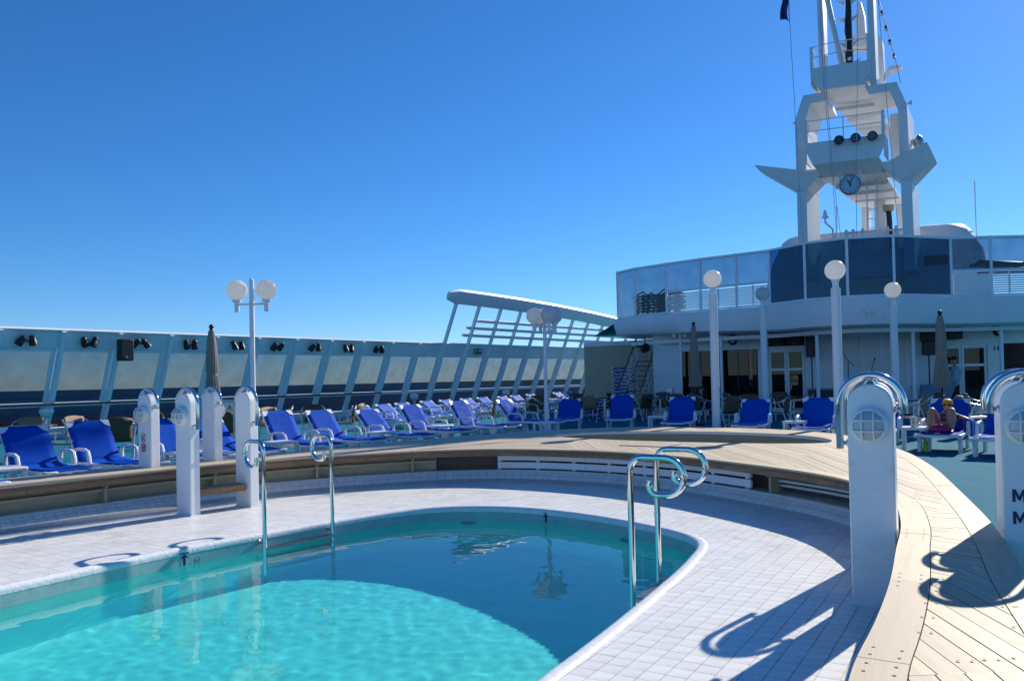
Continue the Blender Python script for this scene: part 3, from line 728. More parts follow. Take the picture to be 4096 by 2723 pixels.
# ------------------------------------------------------------ lamp posts
def globe_on(t, x, y, z, r=.2):
    g = MB().sphere((x, y, z), r, 26, 16).build('globe', 'globe', t, ang=80)
    MB().lathe([(.075, z-r-.03), (.085, z-r+.012), (.05, z-r+.02)], 14, Mx.Translation((x, y, 0))).build('globe_collar', 'white', t)
def lamp_multi(x, y, zc, label, rz, arms, r=.19):
    t = thing('lamp_post', label, 'lamp post', (x, y, CARPET), rz, 'white lamp posts with several globes'); z = zc-CARPET
    MB().tube([(0, 0, 0), (0, 0, z+.18)], .045, 12).build('pole', 'white', t)
    MB().lathe([(.11, 0), (.11, .02), (.06, .08), (.05, .3)], 14).build('base', 'white', t)
    MB().box((0, 0, z+.0), (.05, .05, .42)).build('head', 'white', t)
    for a in arms:
        ex, ey = .27*cos(a), .27*sin(a)
        MB().tube([(0, 0, z-.26), (ex, ey, z-.26)], .02, 6).build('arm', 'white', t)
        MB().tube([(ex, ey, z-.40), (ex, ey, z-.20)], .045, 10).build('arm_cup', 'white', t)
        globe_on(t, ex, ey, z, r)
lamp_multi(-4.76, 14.4, 3.36, 'tall lamp post with two white globes rising from the left lounger row', 0, (0, pi))
lamp_multi(.81, 19, 3.14, 'lamp post with clustered white globes in front of the far wing', R(20), (0, pi/2, pi, -pi/2))
lamp_multi(5.86, 27.2, 3.35, 'low lamp post with clustered globes below the upper deck corner', R(24), (0, pi/2, pi, -pi/2))
def lamp_single(x, y, zc, label, r=.2):
    t = thing('lamp_post', label, 'lamp post', (x, y, CARPET), 0, 'white lamp posts with one globe'); z = zc-CARPET
    MB().tube([(0, 0, 0), (0, 0, z-r-.16)], .092, 18).build('pole', 'white', t)
    MB().tube([(0, 0, z-r-.17), (0, 0, z-r-.02)], .06, 14).build('neck', 'white', t)
    MB().lathe([(.16, 0), (.16, .02), (.10, .03)], 18).build('base', 'white', t)
    globe_on(t, 0, 0, z, r)
lamp_single(4.55, 17.6, 3.77, 'single globe lamp post left of the dark saloon windows')
lamp_single(6.56, 15.8, 3.67, 'single globe lamp post nearest the camera, left of the foreground shower post')
lamp_single(9.76, 20, 3.68, 'single globe lamp post right of and behind the nearest one')
lamp_single(7.27, 22.6, 3.93, 'single globe lamp post shaded under the balcony, its globe bluish')

# ------------------------------------------------------------ folded umbrellas
def umbrella(x, y, ztop, zbot, label):
    t = thing('folded_umbrella', label, 'umbrella', (x, y, CARPET), random.uniform(0, 3), 'folded taupe umbrellas')
    zt, zb = ztop-CARPET, zbot-CARPET; H = zt-zb
    MB().tube([(0, 0, 0), (0, 0, zt)], .024, 10).build('pole', 'black', t)
    MB().lathe([(.25, 0), (.25, .05), (.06, .07), (.05, .30)], 18).build('base', 'black', t)
    MB().sphere((0, 0, zt+.02), .05, 12, 8).build('finial', 'black', t)
    MB().lathe([(.05, zt-.05), (.035, zt-.02)], 12).build('finial_collar', 'black', t)
    pr = [(.055, zt-.06), (.085, zt-.25), (.105, zt-.5), (.115, zb+H*.46), (.095, zb+H*.42), (.115, zb+H*.36), (.145, zb+H*.2), (.17, zb+.02), (.165, zb)]
    mod = lambda a, i: 1 + (.03 + .022*i)*(abs(sin(a*8))-.5) + .04*sin(a*3+i*.5)
    MB().lathe(pr, 96, None, mod).build('canopy', 'canvas', t, ang=60)
    MB().lathe([(.10, zb+H*.40), (.104, zb+H*.42), (.10, zb+H*.44)], 20).build('tie', 'canvas', t)
umbrella(-6.12, 16, 2.80, 1.15, 'folded taupe umbrella standing left of the double globe lamp')
umbrella(5.12, 22, 3.05, 1.30, 'folded taupe umbrella in front of the dark saloon windows')
umbrella(9.58, 17.5, 2.88, 1.22, 'folded taupe umbrella in front of the right glass doors')
bx = thing('electric_cabinet', 'stainless cabinet with a yellow danger sign beside the left umbrella', 'cabinet', (-6.1, 17.2, CARPET), R(-12))
MB().box((0, 0, .52), (.62, .3, 1.04)).build('cabinet_body', 'steel', bx, bevel=.01)
MB().box((0, 0, 1.05), (.66, .34, .02)).build('cabinet_top', 'steel', bx)
sg = MB().box((-.02, -.153, .84), (.20, .004, .34)).build('danger_label', 'signwhite', bx)
MB().add([(-.10, -.157, .86), (.06, -.157, .86), (-.02, -.157, 1.0)], [(0, 1, 2)]).build('danger_triangle', 'yellow', sg, smooth=False)
MB().add([(-.11, -.157, .69), (.07, -.157, .69), (.07, -.157, .82), (-.11, -.157, .82)], [(0, 1, 2, 3)]).build('danger_panel', 'yellow', sg, smooth=False)
MB().add([(-.02, -.159, .97), (-.045, -.159, .92), (-.02, -.159, .925), (-.03, -.159, .875), (.005, -.159, .935), (-.018, -.159, .93)], [(0, 1, 2, 3, 4, 5)]).build('lightning_symbol', 'inkblack', sg, smooth=False)
text('Danger', .042, 'danger_text', 'inkblack', sg, Mx(((1, 0, 0, -.02), (0, 0, -1, -.159), (0, 1, 0, .79), (0, 0, 0, 1))), ext=.0004)

# ------------------------------------------------------------ loungers
def make_lounger(fab, dx, dz):
    """foot towards +x, seat at .30, back top at (-.35-dx, .30+dz)"""
    t = thing('sun_lounger', 'x', 'sun lounger'); W = .31
    def sheet(P, n, name, sag=0, m=fab):
        mb = MB(); vs = []; N = len(P)
        for i, (x, z) in enumerate(P):
            for k in range(n+1):
                u = -1+2*k/n; vs.append((x, u*W, z - sag*(1-u*u)*sin(pi*i/(N-1)) + .004*sin(7*u+i*1.3)))
        fs = [(i*(n+1)+k, i*(n+1)+k+1, (i+1)*(n+1)+k+1, (i+1)*(n+1)+k) for i in range(N-1) for k in range(n)]
        o = mb.add(vs, fs).build(name, m, t, ang=70); s_ = o.modifiers.new('thick', 'SOLIDIFY'); s_.thickness = .012; return o
    sheet([(-.36+1.31*i/10, .315+.012*cos(i*.9)*(1 if i < 9 else 0)) for i in range(11)], 6, 'seat_sling', .03)
    sheet([(-.35-dx*i/9, .31+dz*i/9) for i in range(10)], 6, 'back_sling', .018)
    L = math.sqrt(dx*dx+dz*dz)
    for s_ in (-1, 1):
        MB().box((.30, s_*.325, .285), (1.32, .05, .06)).build('side_rail', 'plastic', t, bevel=.012)
        MB().tube([(-.35, s_*.285, .255), (-.38-dx*.5, s_*.285, .26+dz*.5), (-.385-dx*.98, s_*.28, .265+dz*.98)], .022, 6).build('back_rail', 'plastic', t)
        # corner caps of head and foot
        a = V((-.35-dx, s_*.29, .305+dz)); dv_ = V((dx/L, 0, -dz/L)); nr = V((dz/L, 0, dx/L))
        MB().extr([a+nr*.012+V((0, s_*.03, 0)), a+nr*.012+V((0, -s_*.10, 0)), a+nr*.012+dv_*.09+V((0, -s_*.04, 0)), a+nr*.012+dv_*.12+V((0, s_*.03, 0))], -nr*.04).build('corner_cap', 'plastic', t, smooth=False)
        MB().box((.915, s_*.275, .30), (.13, .15, .045)).build('foot_cap', 'plastic', t, bevel=.012)
        # looped armrest
        P = [(-.40, s_*.36, .28), (-.42, s_*.36, .42), (-.39, s_*.36, .485), (-.30, s_*.36, .505), (-.06, s_*.36, .505), (.02, s_*.36, .48), (.06, s_*.36, .40), (.09, s_*.36, .27)]
        MB().tube(P, .030, 8, sy=.75).build('arm_rest', 'plastic', t)
        for x0, x1 in ((-.44, -.20), (.52, .80)):
            MB().extr([(x0, s_*.33, .27), (x1, s_*.33, .27), (x1-.05, s_*.33, .16), (x1-.04, s_*.33, 0), (x1-.09, s_*.33, 0), (x1-.10, s_*.33, .14), (x0+.10, s_*.33, .14), (x0+.09, s_*.33, 0), (x0+.04, s_*.33, 0), (x0+.05, s_*.33, .16)], (0, -s_*.05, 0)).build('leg', 'plastic', t, smooth=False)
        MB().tube([(-.35-dx*.55, s_*.30, .30+dz*.55), (-.50-dx*.25, s_*.30, .12)], .013, 6).build('back_stay', 'plastic', t)
    MB().box((.955, 0, .285), (.04, .42, .04)).build('foot_bar', 'plastic', t)
    return t
PROTO = [('blue', .46, .55), ('bluelit', .62, .40), ('blue', .52, .50), ('blue', .41, .585)]
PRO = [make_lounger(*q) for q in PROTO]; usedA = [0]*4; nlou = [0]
def lounger(which, bt, head, label, group):
    nlou[0] += 1
    if which == 0: which = (0, 2, 0, 3, 0, 2, 3)[nlou[0] % 7]
    pr, dx = PRO[which], PROTO[which][1]
    o = pr if not usedA[which] else copy_tree(pr); usedA[which] = 1
    if o is pr: KIDS[pr.name] = list(pr.children)
    d = V((cos(R(head)), sin(R(head)))); c = V(bt) + d*(.35+dx)
    o.location = (c.x, c.y, CARPET); o.rotation_euler = (0, 0, R(head)); tag(o, label, 'sun lounger', group); return o
k = .53/.48
LF = [(-6.5, 10.41), (-5.96, 10.98), (-5.4, 11.88), (-4.97, 12.67), (-4.08, 13.54), (-3.58, 14.41), (-2.86, 15.32), (-2.17, 16.43), (-1.24, 17.63), (-.23, 19.06)]
for i, p in enumerate([(-6.85, 9.2)] + LF):
    hd = -38 + random.uniform(-2, 2)
    lab = ('blue lounger cut by the left edge, only its foot in view' if i == 0 else ORD[i-1] + ' complete blue sling lounger from the left in the front row along the bench')
    lounger(0, (p[0]*k, p[1]*k), hd, lab, 'blue loungers in the front row along the bench')
RT = [(1.49, 20.47), (2.79, 19.94), (3.91, 18.06), (5.15, 16.62), (5.94, 15.23), (6.68, 14.22), (7.33, 13.15), (7.75, 12.25)]
RL = ['blue lounger facing the camera just right of the clustered globe lamp', 'blue lounger facing the camera, second right of the clustered globe lamp', 'blue lounger facing the camera directly left of a single globe lamp pole', 'blue lounger facing the camera directly right of the single globe lamp pole',
      'blue lounger facing the camera with a sunlit seat, left of the foreground post', 'blue lounger hidden behind the foreground shower post', 'blue lounger on which the sunbather in the yellow cap lies', 'blue lounger with a sunlit foot end, right of the sunbather']
HD = [-97, -102, -108, -113, -117, -121, -126, -129]
RLo = [lounger(0, (p[0]*k, p[1]*k), HD[i], RL[i], 'blue loungers facing the camera') for i, p in enumerate(RT)]
BK = [(-4.3, 22.06), (-3.86, 23.14), (-3.44, 24.16), (-2.89, 26.0), (-2.36, 26.97), (-1.72, 28.3), (-1.18, 29.62), (-.44, 30.76), (.07, 31.94), (.74, 34.11), (2.06, 37.12), (2.72, 38.97)]
kb = (1.6-.92)/.62
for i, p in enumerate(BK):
    lounger(1, (p[0]*kb*.98, p[1]*kb*.98), -38 + random.uniform(-3, 3), ORD[i] + ' sunlit pale blue reclined lounger from the left in the back row by the windscreen', 'reclined loungers in the back row')

# white side tables
def side_table(x, y, rz, label, first=[None]):
    if first[0] is None:
        t = thing('side_table', label, 'table', (0, 0, 0), 0, 'white plastic side tables')
        MB().box((0, 0, .385), (.46, .46, .05)).build('table_top', 'plastic', t, bevel=.015)
        for a in (-1, 1):
            for b in (-1, 1): MB().box((a*.195, b*.195, .18), (.055, .055, .36)).build('leg', 'plastic', t)
        first[0] = t; KIDS[t.name] = list(t.children); o = t
    else: o = copy_tree(first[0])
    o.location = (x, y, CARPET); o.rotation_euler = (0, 0, rz); tag(o, label, 'table', 'white plastic side tables'); return o
side_table(-6.55, 10.05, R(50), 'white side table at the left edge before the first full lounger')
side_table(-5.0, 11.95, R(50), 'white side table behind the no diving post')
side_table(-4.05, 13.65, R(52), 'white side table at the foot of the double globe lamp')
side_table(-2.65, 15.75, R(50), 'white side table between the sixth and seventh loungers')
side_table(-1.65, 17.6, R(50), 'white side table between the eighth and ninth loungers')
side_table(.75, 18.0, R(60), 'white side table at the foot of the clustered globe lamp')
side_table(3.62, 19.6, R(70), 'white side table between the second and third camera-facing loungers')
side_table(5.85, 16.3, R(65), 'white side table between the fourth and fifth camera-facing loungers')
GT = side_table(7.05, 13.75, R(60), 'white side table holding two glasses beside the sunbather')

# ------------------------------------------------------------ rattan chairs and dark tables
def make_chair(m):
    t = thing('rattan_chair', 'x', 'chair')
    prof = [(.24, .43), (.10, .42), (-.10, .41), (-.19, .42), (-.225, .48), (-.25, .62), (-.275, .76), (-.285, .83)]
    for name, a, b in (('seat', 0, 4), ('backrest', 4, 8)):
        P = prof[a:b] if a == 0 else prof[3:8]; vs = []; n = 8
        for (x, z) in P:
            for k_ in range(n+1):
                u = -1+2*k_/n; wd = .22; top = .03*(1-u*u) if z > .8 else 0
                vs.append((x + (.05*u*u if z > .45 else 0), u*wd, z + top))
        fs = [(i*(n+1)+q, i*(n+1)+q+1, (i+1)*(n+1)+q+1, (i+1)*(n+1)+q) for i in range(len(P)-1) for q in range(n)]
        o = MB().add(vs, fs).build(name, m, t, ang=60); s_ = o.modifiers.new('thick', 'SOLIDIFY'); s_.thickness = .022
    for s_ in (-1, 1):
        P = [(-.27, s_*.20, .80), (-.24, s_*.27, .77), (-.14, s_*.30, .70), (.02, s_*.30, .66), (.18, s_*.29, .655), (.235, s_*.275, .62), (.25, s_*.26, .45), (.27, s_*.25, 0)]
        MB().tube(P, .013, 7).build('arm_frame', 'alu', t)
        MB().tube([(-.06, s_*.29, .66), (-.16, s_*.25, .42), (-.31, s_*.24, 0)], .013, 7).build('rear_leg', 'alu', t)
        MB().tube([(.25, s_*.245, .40), (-.20, s_*.235, .39)], .011, 6).build('seat_rail', 'alu', t)
    MB().tube([(.262, -.25, .22), (.262, .25, .22)], .009, 6).build('stretcher', 'alu', t)
    MB().tube([(-.235, -.24, .22), (-.235, .24, .22)], .009, 6).build('stretcher', 'alu', t)
    return t
chA, chB = make_chair('rattan'), make_chair('rattanlt'); cu_ = [0, 0]
def chair(which, x, y, head, label):
    pr = (chA, chB)[which]
    o = pr if not cu_[which] else copy_tree(pr); cu_[which] = 1
    if o is pr: KIDS[pr.name] = list(pr.children)
    o.location = (x, y, CARPET); o.rotation_euler = (0, 0, R(head)); tag(o, label, 'chair', 'rattan armchairs with aluminium frames')
CH = [(1, -9.55, 15.4, -75, 'rattan armchair with golden rim behind the first lounger, its back arched above the table'), (1, -8.12, 14.2, 190, 'golden rattan armchair seen from the side between the first two loungers'), (1, -8.6, 15.7, -20, 'tan rattan armchair peeking over the second lounger'),
      (0, -7.35, 14.6, 120, 'dark woven armchair directly left of the no diving post'), (0, -8.79, 19.0, -60, 'dark rattan armchair above the third lounger behind the shower posts'), (0, -6.15, 16.7, 100, 'dark rattan armchair below the yellow danger sign'),
      (1, -5.75, 18.9, -40, 'tan rattan armchair behind the fifth lounger, left one of two'), (0, -5.91, 20.0, 200, 'tan rattan armchair behind the fifth lounger, right one of two'), (0, -5.23, 20.5, -80, 'rattan armchair with arched rim above the sixth lounger'), (0, -4.15, 19.3, 195, 'dark rattan armchair between the sixth and seventh loungers'), (1, -4.22, 20.6, 170, 'rattan armchair turned sideways behind the seventh lounger'),
      (1, -0.76, 22.6, 175, 'slatted tan armchair between the ninth and tenth loungers'), (0, 0.7, 23.0, -40, 'rattan armchair left of the clustered globe lamp pole'), (1, 1.2, 23.9, 175, 'tan rattan armchair just right of the clustered globe lamp pole'), (0, 0.87, 26.0, -80, 'rattan armchair at a dark table behind the clustered globe lamp'),
      (1, 2.52, 24.8, 60, 'pale slatted armchair between the first two camera-facing loungers'), (0, 2.14, 28.3, -120, 'dark rattan armchair above the first camera-facing lounger'), (0, 2.39, 27.0, -60, 'dark rattan armchair beyond the pale slatted one'), (0, 3.62, 27.6, -30, 'dark rattan armchair in front of the stairs'), (1, 4.01, 26.0, 200, 'bright rimmed rattan armchair above the second camera-facing lounger'),
      (0, 4.12, 25.0, 120, 'dark woven armchair with its back to the camera right of the second lounger'), (0, 4.67, 25.4, 200, 'dark rattan armchair left of the third camera-facing lounger'), (0, 5.1, 26.6, -100, 'dark rattan armchair by the pale blue wall corner'), (0, 5.55, 25.5, 180, 'dark rattan armchair against the pale blue wall'), (0, 4.95, 23.6, -90, 'dark rattan armchair behind the third camera-facing lounger'),
      (0, 5.47, 22.7, 20, 'dark rattan armchair left of the single globe lamp pole'), (0, 5.52, 20.3, 110, 'dark woven armchair right of the single globe lamp pole, back to the camera'), (0, 6.76, 24.0, 10, 'dark rattan armchair below the shaded globe lamp'), (0, 6.53, 21.6, -100, 'rattan armchair arched above the fourth camera-facing lounger'), (0, 6.69, 19.8, 150, 'dark rattan armchair right of the fourth camera-facing lounger'),
      (0, 8.02, 23.4, -95, 'dark rattan armchair at the table before the double glass doors'), (0, 7.88, 21.4, 170, 'rattan armchair on the right of the table before the double glass doors'), (1, 8.55, 16.8, 165, 'tan rattan armchair just right of the foreground post'), (0, 10.06, 19.0, 175, 'rattan armchair between the foreground post and the sunbather'),
      (1, 9.54, 16.3, -10, 'golden rattan armchair just right of the sunbather'), (1, 10.67, 18.0, -20, 'second golden rattan armchair right of the sunbather, behind the chrome arches')]
for c_ in CH: chair(*c_)
def round_table(x, y, label, first=[None]):
    if first[0] is None:
        t = thing('round_table', label, 'table', (0, 0, 0), 0, 'dark round tables')
        MB().lathe([(.40, .70), (.41, .715), (.40, .73)], 28).build('table_top', 'darktop', t)
        MB().tube([(0, 0, .05), (0, 0, .70)], .035, 10).build('column', 'alu', t)
        for i in range(4): MB().tube([(0, 0, .10), (.30*cos(i*pi/2), .30*sin(i*pi/2), .015)], .018, 6).build('foot', 'alu', t)
        first[0] = t; KIDS[t.name] = list(t.children); o = t
    else: o = copy_tree(first[0])
    o.location = (x, y, CARPET); tag(o, label, 'table', 'dark round tables')
for x, y, l in ((-9.0, 14.7, 'dark round table above the first lounger'), (-5.0, 19.3, 'dark round table behind the sixth lounger'), (.4, 24.3, 'dark round table left of the clustered globe lamp'), (3.1, 26.4, 'dark round table behind the second camera-facing lounger'), (4.6, 24.5, 'dark round table between the second and third camera-facing loungers'), (6.1, 21.6, 'dark round table behind the lone globe lamp pole'), (7.9, 22.4, 'dark round table before the double glass doors'), (5.4, 26.2, 'dark round table by the pale blue wall'), (9.4, 18.2, 'dark round table right of the foreground post')):
    round_table(x, y, l)
# stacked folded loungers by the stairs
def stack(x, y, rz, n, dz, lab, group):
    for i in range(n):
        t = thing('stacked_lounger', ORD[i] + ' folded blue lounger from the bottom of the ' + lab, 'sun lounger', (x+random.uniform(-.03, .03), y+random.uniform(-.03, .03), CARPET+.02+i*dz), R(rz)+random.uniform(-.04, .04), group)
        MB().box((0, 0, .07), (1.5, .54, .03)).build('sling', 'blue', t, bevel=.008)
        for s_ in (-1, 1):
            MB().tube([(-.75, s_*.29, .06), (-.35, s_*.31, .09), (-.1, s_*.31, .03), (.2, s_*.31, .03), (.45, s_*.31, .09), (.75, s_*.29, .07)], .025, 6).build('side_rail', 'plastic', t)
stack(4.05, 27.9, -112, 14, .125, 'tall stack by the stairs', 'folded loungers in the tall stack')
stack(3.05, 27.6, -112, 5, .125, 'low stack left of the tall stack', 'folded loungers in the low stack')

# ------------------------------------------------------------ superstructure: saloon wall, balcony, upper deck
WA = V((5.1, 28.3)); wu = V((cos(R(-19)), sin(R(-19)))); wn = V((wu.y, -wu.x))       # wn points to the camera
def WM(t, off=0, z=CARPET): return Mx(((wu.x, -wn.x, 0, WA.x+wu.x*t+wn.x*off), (wu.y, -wn.y, 0, WA.y+wu.y*t+wn.y*off), (0, 0, 1, z), (0, 0, 0, 1)))   # local x along the wall, y into it, z up
sal = thing('saloon', 'white deckhouse wall with dark windows and glass doors under the balcony', 'deckhouse'); sal.matrix_world = WM(0)
def wp(name, t0, t1, z0, z1, y0, y1, m, parent=None, bevel=0):
    o = MB().box(((t0+t1)/2, (y0+y1)/2, (z0+z1)/2-CARPET), (t1-t0, y1-y0, z1-z0)).build(name, m, parent or sal, smooth=False, bevel=bevel); return o
wp('wall', 0, 1.01, .22, 3.3, 0, .25, 'shipwhite'); wp('side_wall', 0, .2, .22, 3.3, .252, 6, 'shipwhite')
wp('wall', 1.01, 3.6, 2.48, 3.3, 0, .25, 'shipwhite'); wp('wall', 1.01, 3.6, .22, .42, 0, .25, 'shipwhite')
wp('wall', 3.6, 3.96, .22, 3.3, 0, .25, 'shipwhite'); wp('wall', 3.96, 5.12, 3.08, 3.3, 0, .25, 'shipwhite')
wp('wall', 5.12, 9.30, .22, 3.3, 0, .25, 'shipwhite'); wp('wall', 9.30, 10.55, 2.40, 3.3, 0, .25, 'shipwhite'); wp('wall', 10.55, 11.0, .22, 3.3, 0, .25, 'shipwhite'); wp('wall', 11.0, 14, 2.42, 3.3, 0, .25, 'shipwhite')
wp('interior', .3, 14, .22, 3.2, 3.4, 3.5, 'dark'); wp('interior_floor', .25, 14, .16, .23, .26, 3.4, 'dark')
for i in range(4):
    t0 = 1.03+i*.64; g = wp('window', t0, t0+.62, .43, 2.47, .06, .075, 'doorglass'); wp('window_frame', t0+.618, t0+.642, .43, 2.47, .02, .1, 'black', g)
# ribbed panelling and pilasters on the stage wall
for i in range(36):
    z = .30+i*.075; wp('plank', 5.55, 8.45, z, z+.071, -.012, -.001, 'shipwhite')
for t0 in (5.52, 6.85, 7.45, 8.2, 8.46): wp('pilaster', t0, t0+.13, .22, 3.05, -.05, -.0125, 'white')
def double_door(t0, tm, t1, zt, fan):
    d = thing('glass_door', 'double glass doors with white frames ' + ('below two black screens' if fan else 'at the right of the stage wall'), 'door'); d.matrix_world = WM(0)
    for a, b in ((t0, tm-.005), (tm+.005, t1)):
        wp('jamb', a, a+.07, .24, zt, .04, .12, 'white', d); wp('jamb', b-.07, b, .24, zt, .04, .12, 'white', d); wp('rail', a+.07, b-.07, zt-.1, zt, .04, .12, 'white', d); wp('rail', a+.07, b-.07, .24, .44, .04, .12, 'white', d); wp('rail', a+.07, b-.07, 1.72, 1.80, .05, .10, 'white', d)
        wp('pane', a+.07, b-.07, .44, zt-.1, .075, .09, 'doorglass', d)
    MB().tube([(tm-.06, -.02, 1.0-CARPET), (tm-.06, -.02, 1.4-CARPET)], .014, 6).build('handle', 'steel', d)
double_door(3.97, 4.54, 5.11, 2.45, True); double_door(9.31, 9.83, 10.54, 2.40, False)
wp('transom', 3.97, 5.11, 2.455, 2.56, .02, .14, 'white')
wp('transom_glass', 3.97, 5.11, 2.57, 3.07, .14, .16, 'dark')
for i, t0 in enumerate((3.98, 4.54)):
    s_ = thing('display_screen', ('left' if i == 0 else 'right') + ' black display screen hung above the double glass doors', 'screen'); s_.matrix_world = WM(t0, .35, 0)
    q = Mx.Translation((.24, 0, 2.80)) @ Mx.Rotation(R(12), 4, 'X')
    MB().box((0, 0, 0), (.48, .06, .46), M4=q).build('panel', 'black', s_); MB().box((.0, -.032, -.18), (.05, .004, .02), M4=q).build('badge', 'steel', s_)
    MB().box((.24, .2, 2.95), (.05, .32, .05)).build('mount', 'black', s_)
# stage loudspeakers on stands, microphones
def pa(t, z0, z1, wd, label, off=.7):
    s_ = thing('stage_loudspeaker', label, 'speaker'); s_.matrix_world = WM(t, off)
    MB().box((0, 0, (z0+z1)/2-CARPET), (wd, .34, z1-z0)).build('cabinet', 'black', s_, bevel=.02)
    MB().tube([(0, 0, .55), (0, 0, z0-CARPET)], .022, 8).build('pole', 'black', s_)
    for k_ in range(3): MB().tube([(0, 0, .60), (.38*cos(k_*2.1), .38*sin(k_*2.1), .01)], .014, 6).build('leg', 'black', s_)
pa(5.32, 2.14, 2.82, .34, 'black loudspeaker on a stand right of the double doors'); pa(8.78, 2.10, 2.54, .36, 'black loudspeaker on a stand right of the microphones')
hb = thing('hanging_loudspeaker', 'large black loudspeaker hung from the ceiling above the right stand', 'speaker'); hb.matrix_world = WM(8.83, .55, 2.77)
MB().box((0, 0, 0), (.48, .4, .45)).build('cabinet', 'black', hb, bevel=.02); MB().box((0, 0, .25), (.1, .1, .1)).build('mount', 'black', hb)
hb = thing('hanging_loudspeaker', 'smaller black loudspeaker hung behind the right umbrella top', 'speaker'); hb.matrix_world = WM(9.55, .45, 2.80)
MB().box((0, 0, 0), (.42, .36, .44)).build('cabinet', 'black', hb, bevel=.02); MB().box((0, 0, .25), (.1, .1, .1)).build('mount', 'black', hb)
for i, (t, z, lab) in enumerate(((6.40, 2.22, 'microphone on a boom stand right of the nearest globe lamp pole'), (7.10, 2.0, 'thin microphone stand in the middle of the stage'), (7.78, 2.1, 'leaning microphone stand left of the far globe lamp pole'))):
    s_ = thing('microphone_stand', lab, 'microphone'); s_.matrix_world = WM(t, .8); z -= CARPET
    MB().tube([(0, 0, .15), (0.02, 0, z-.25)], .013, 6).build('stem', 'black', s_)
    MB().tube([(-.14, 0, z+.03), (.02, 0, z-.22), (.22, 0, z-.42)] if i == 0 else [(.02, 0, z-.25), (.10, 0, z)], .011, 6).build('boom', 'black', s_)
    MB().sphere((-.15, 0, z+.05) if i == 0 else (.105, 0, z+.03), .032, 8, 6).build('microphone', 'black', s_)
    for k_ in range(3): MB().tube([(0, 0, .18), (.28*cos(k_*2.1), .28*sin(k_*2.1), .01)], .011, 6).build('leg', 'black', s_)
for i, (t, lab) in enumerate(((2.81, 'black moving head lamp under the balcony above the dark windows'), (10.75, 'black moving head lamp under the balcony right of the doors'))):
    s_ = thing('moving_head_lamp', lab, 'stage lamp'); s_.matrix_world = WM(t, .5, 2.82)
    MB().box((0, 0, .13), (.26, .2, .08)).build('base', 'black', s_, bevel=.01)
    MB().sphere((0, 0, -.04), .15, 14, 10).build('head', 'black', s_); MB().lathe([(.075, -.0), (.075, .05), (.06, .06)], 14, Mx.Translation((0, -.12, -.05)) @ Mx.Rotation(R(90), 4, 'X')).build('lens', 'lens', s_)
s_ = thing('vent', 'round vent grille above the right glass doors', 'vent'); s_.matrix_world = WM(9.86, .01, 2.83)
MB().lathe([(.2, 0), (.2, .04), (.15, .05)], 20, Mx.Rotation(R(90), 4, 'X') @ Mx.Diagonal((1, .55, 1, 1))).build('grille_ring', 'white', s_)
for i in range(3): MB().box((0, -.05, -.05+i*.05), (.24, .02, .02)).build('slat', 'white', s_)
s_ = thing('restroom_sign', 'small white restroom sign with two dark figures', 'sign'); s_.matrix_world = WM(10.80, .006, 2.28)
MB().box((0, 0, 0), (.2, .008, .24)).build('plate', 'signwhite', s_)
for x in (-.05, .05):
    b = MB().box((x, -.006, -.02), (.045, .003, .11)); b.build('figure', 'inkblack', s_, smooth=False); MB().box((x, -.006, .06), (.03, .003, .03)).build('figure_head', 'inkblack', s_, smooth=False)
s_ = thing('covered_stack', 'grey blue sheet draped over stacked gear right of the stage', 'cover'); s_.matrix_world = WM(8.9, 1.0)
MB().add([(-.55, -.3, 0), (.15, -.3, 0), (.0, .3, 0), (-.5, .3, 0), (-.42, -.2, .95), (.55, -.25, 1.0), (.5, .25, 1.0), (-.4, .2, .95), (.25, -.3, .25)], [(0, 1, 8, 5, 4), (1, 2, 6, 5, 8), (2, 3, 7, 6), (3, 0, 4, 7), (4, 5, 6, 7)]).build('sheet', 'tabard', s_, smooth=False)
s_ = thing('stage_box', 'black flight case with a pale cover at the left of the stage', 'case'); s_.matrix_world = WM(5.55, .95)
MB().box((0, 0, .42), (.75, .5, .84)).build('case_body', 'black', s_, bevel=.02); MB().box((0, 0, .86), (.82, .55, .05)).build('cover', 'tabard', s_)
s_ = thing('wall_socket_box', 'small grey box low on the pale blue wall corner', 'box'); s_.matrix_world = WM(.55, .07, 1.05)
MB().box((0, 0, 0), (.24, .12, .30)).build('housing', 'steel', s_, bevel=.01); MB().box((.0, -.064, .02), (.12, .006, .12)).build('lid', 'screenwhite', s_)

BP = [V(p) for p in ((4.0, 29.2), (4.5, 28.2), (5.42, 27.2), (6.37, 26.25), (7.35, 25.45), (8.2, 24.75), (8.85, 23.5), (9.8, 22.75), (11.05, 22.52), (13.05, 23.15), (14.2, 23.1), (15.25, 23.1), (17.2, 23.3))]
Z1, Z2 = 3.78, 5.47
bal = thing('balcony', 'curved white upper deck balcony with tinted glass screens', 'balcony')
fas = catmull(BP, False, .4); NF = normals(fas)
vs = []; n = 6
for p, q in zip(fas, NF):
    zb = 2.92 + max(0, min(1, (8.5-p.x)/4.5))*.22
    for o, z in ((.10, Z1), (-.16, Z1-.02), (-.20, Z1-.25), (-.10, zb+.06), (.02, zb), (.6, zb)): vs.append((p.x+q.x*o, p.y+q.y*o, z))
fs = [(i*n+k_, i*n+k_+1, (i+1)*n+k_+1, (i+1)*n+k_) for i in range(len(fas)-1) for k_ in range(n-1)]
MB().add(vs, fs).build('fascia', 'shipwhite', bal, ang=50)
sweep_solid([p+q*.55 for p, q in zip(fas, NF)], [(0, 2.78), (0, 2.9), (.12, 2.9), (.12, 2.78)]).build('edge_beam', 'white', bal)
back = [V((17.2, 40)), V((4.2, 40))]
so = flat_with_holes('soffit', [p+q*.05 for p, q in zip(fas, NF)] + [V((17.2, 27)), V((5, 30.5))], [], 3.10, 'screenwhite', bal)
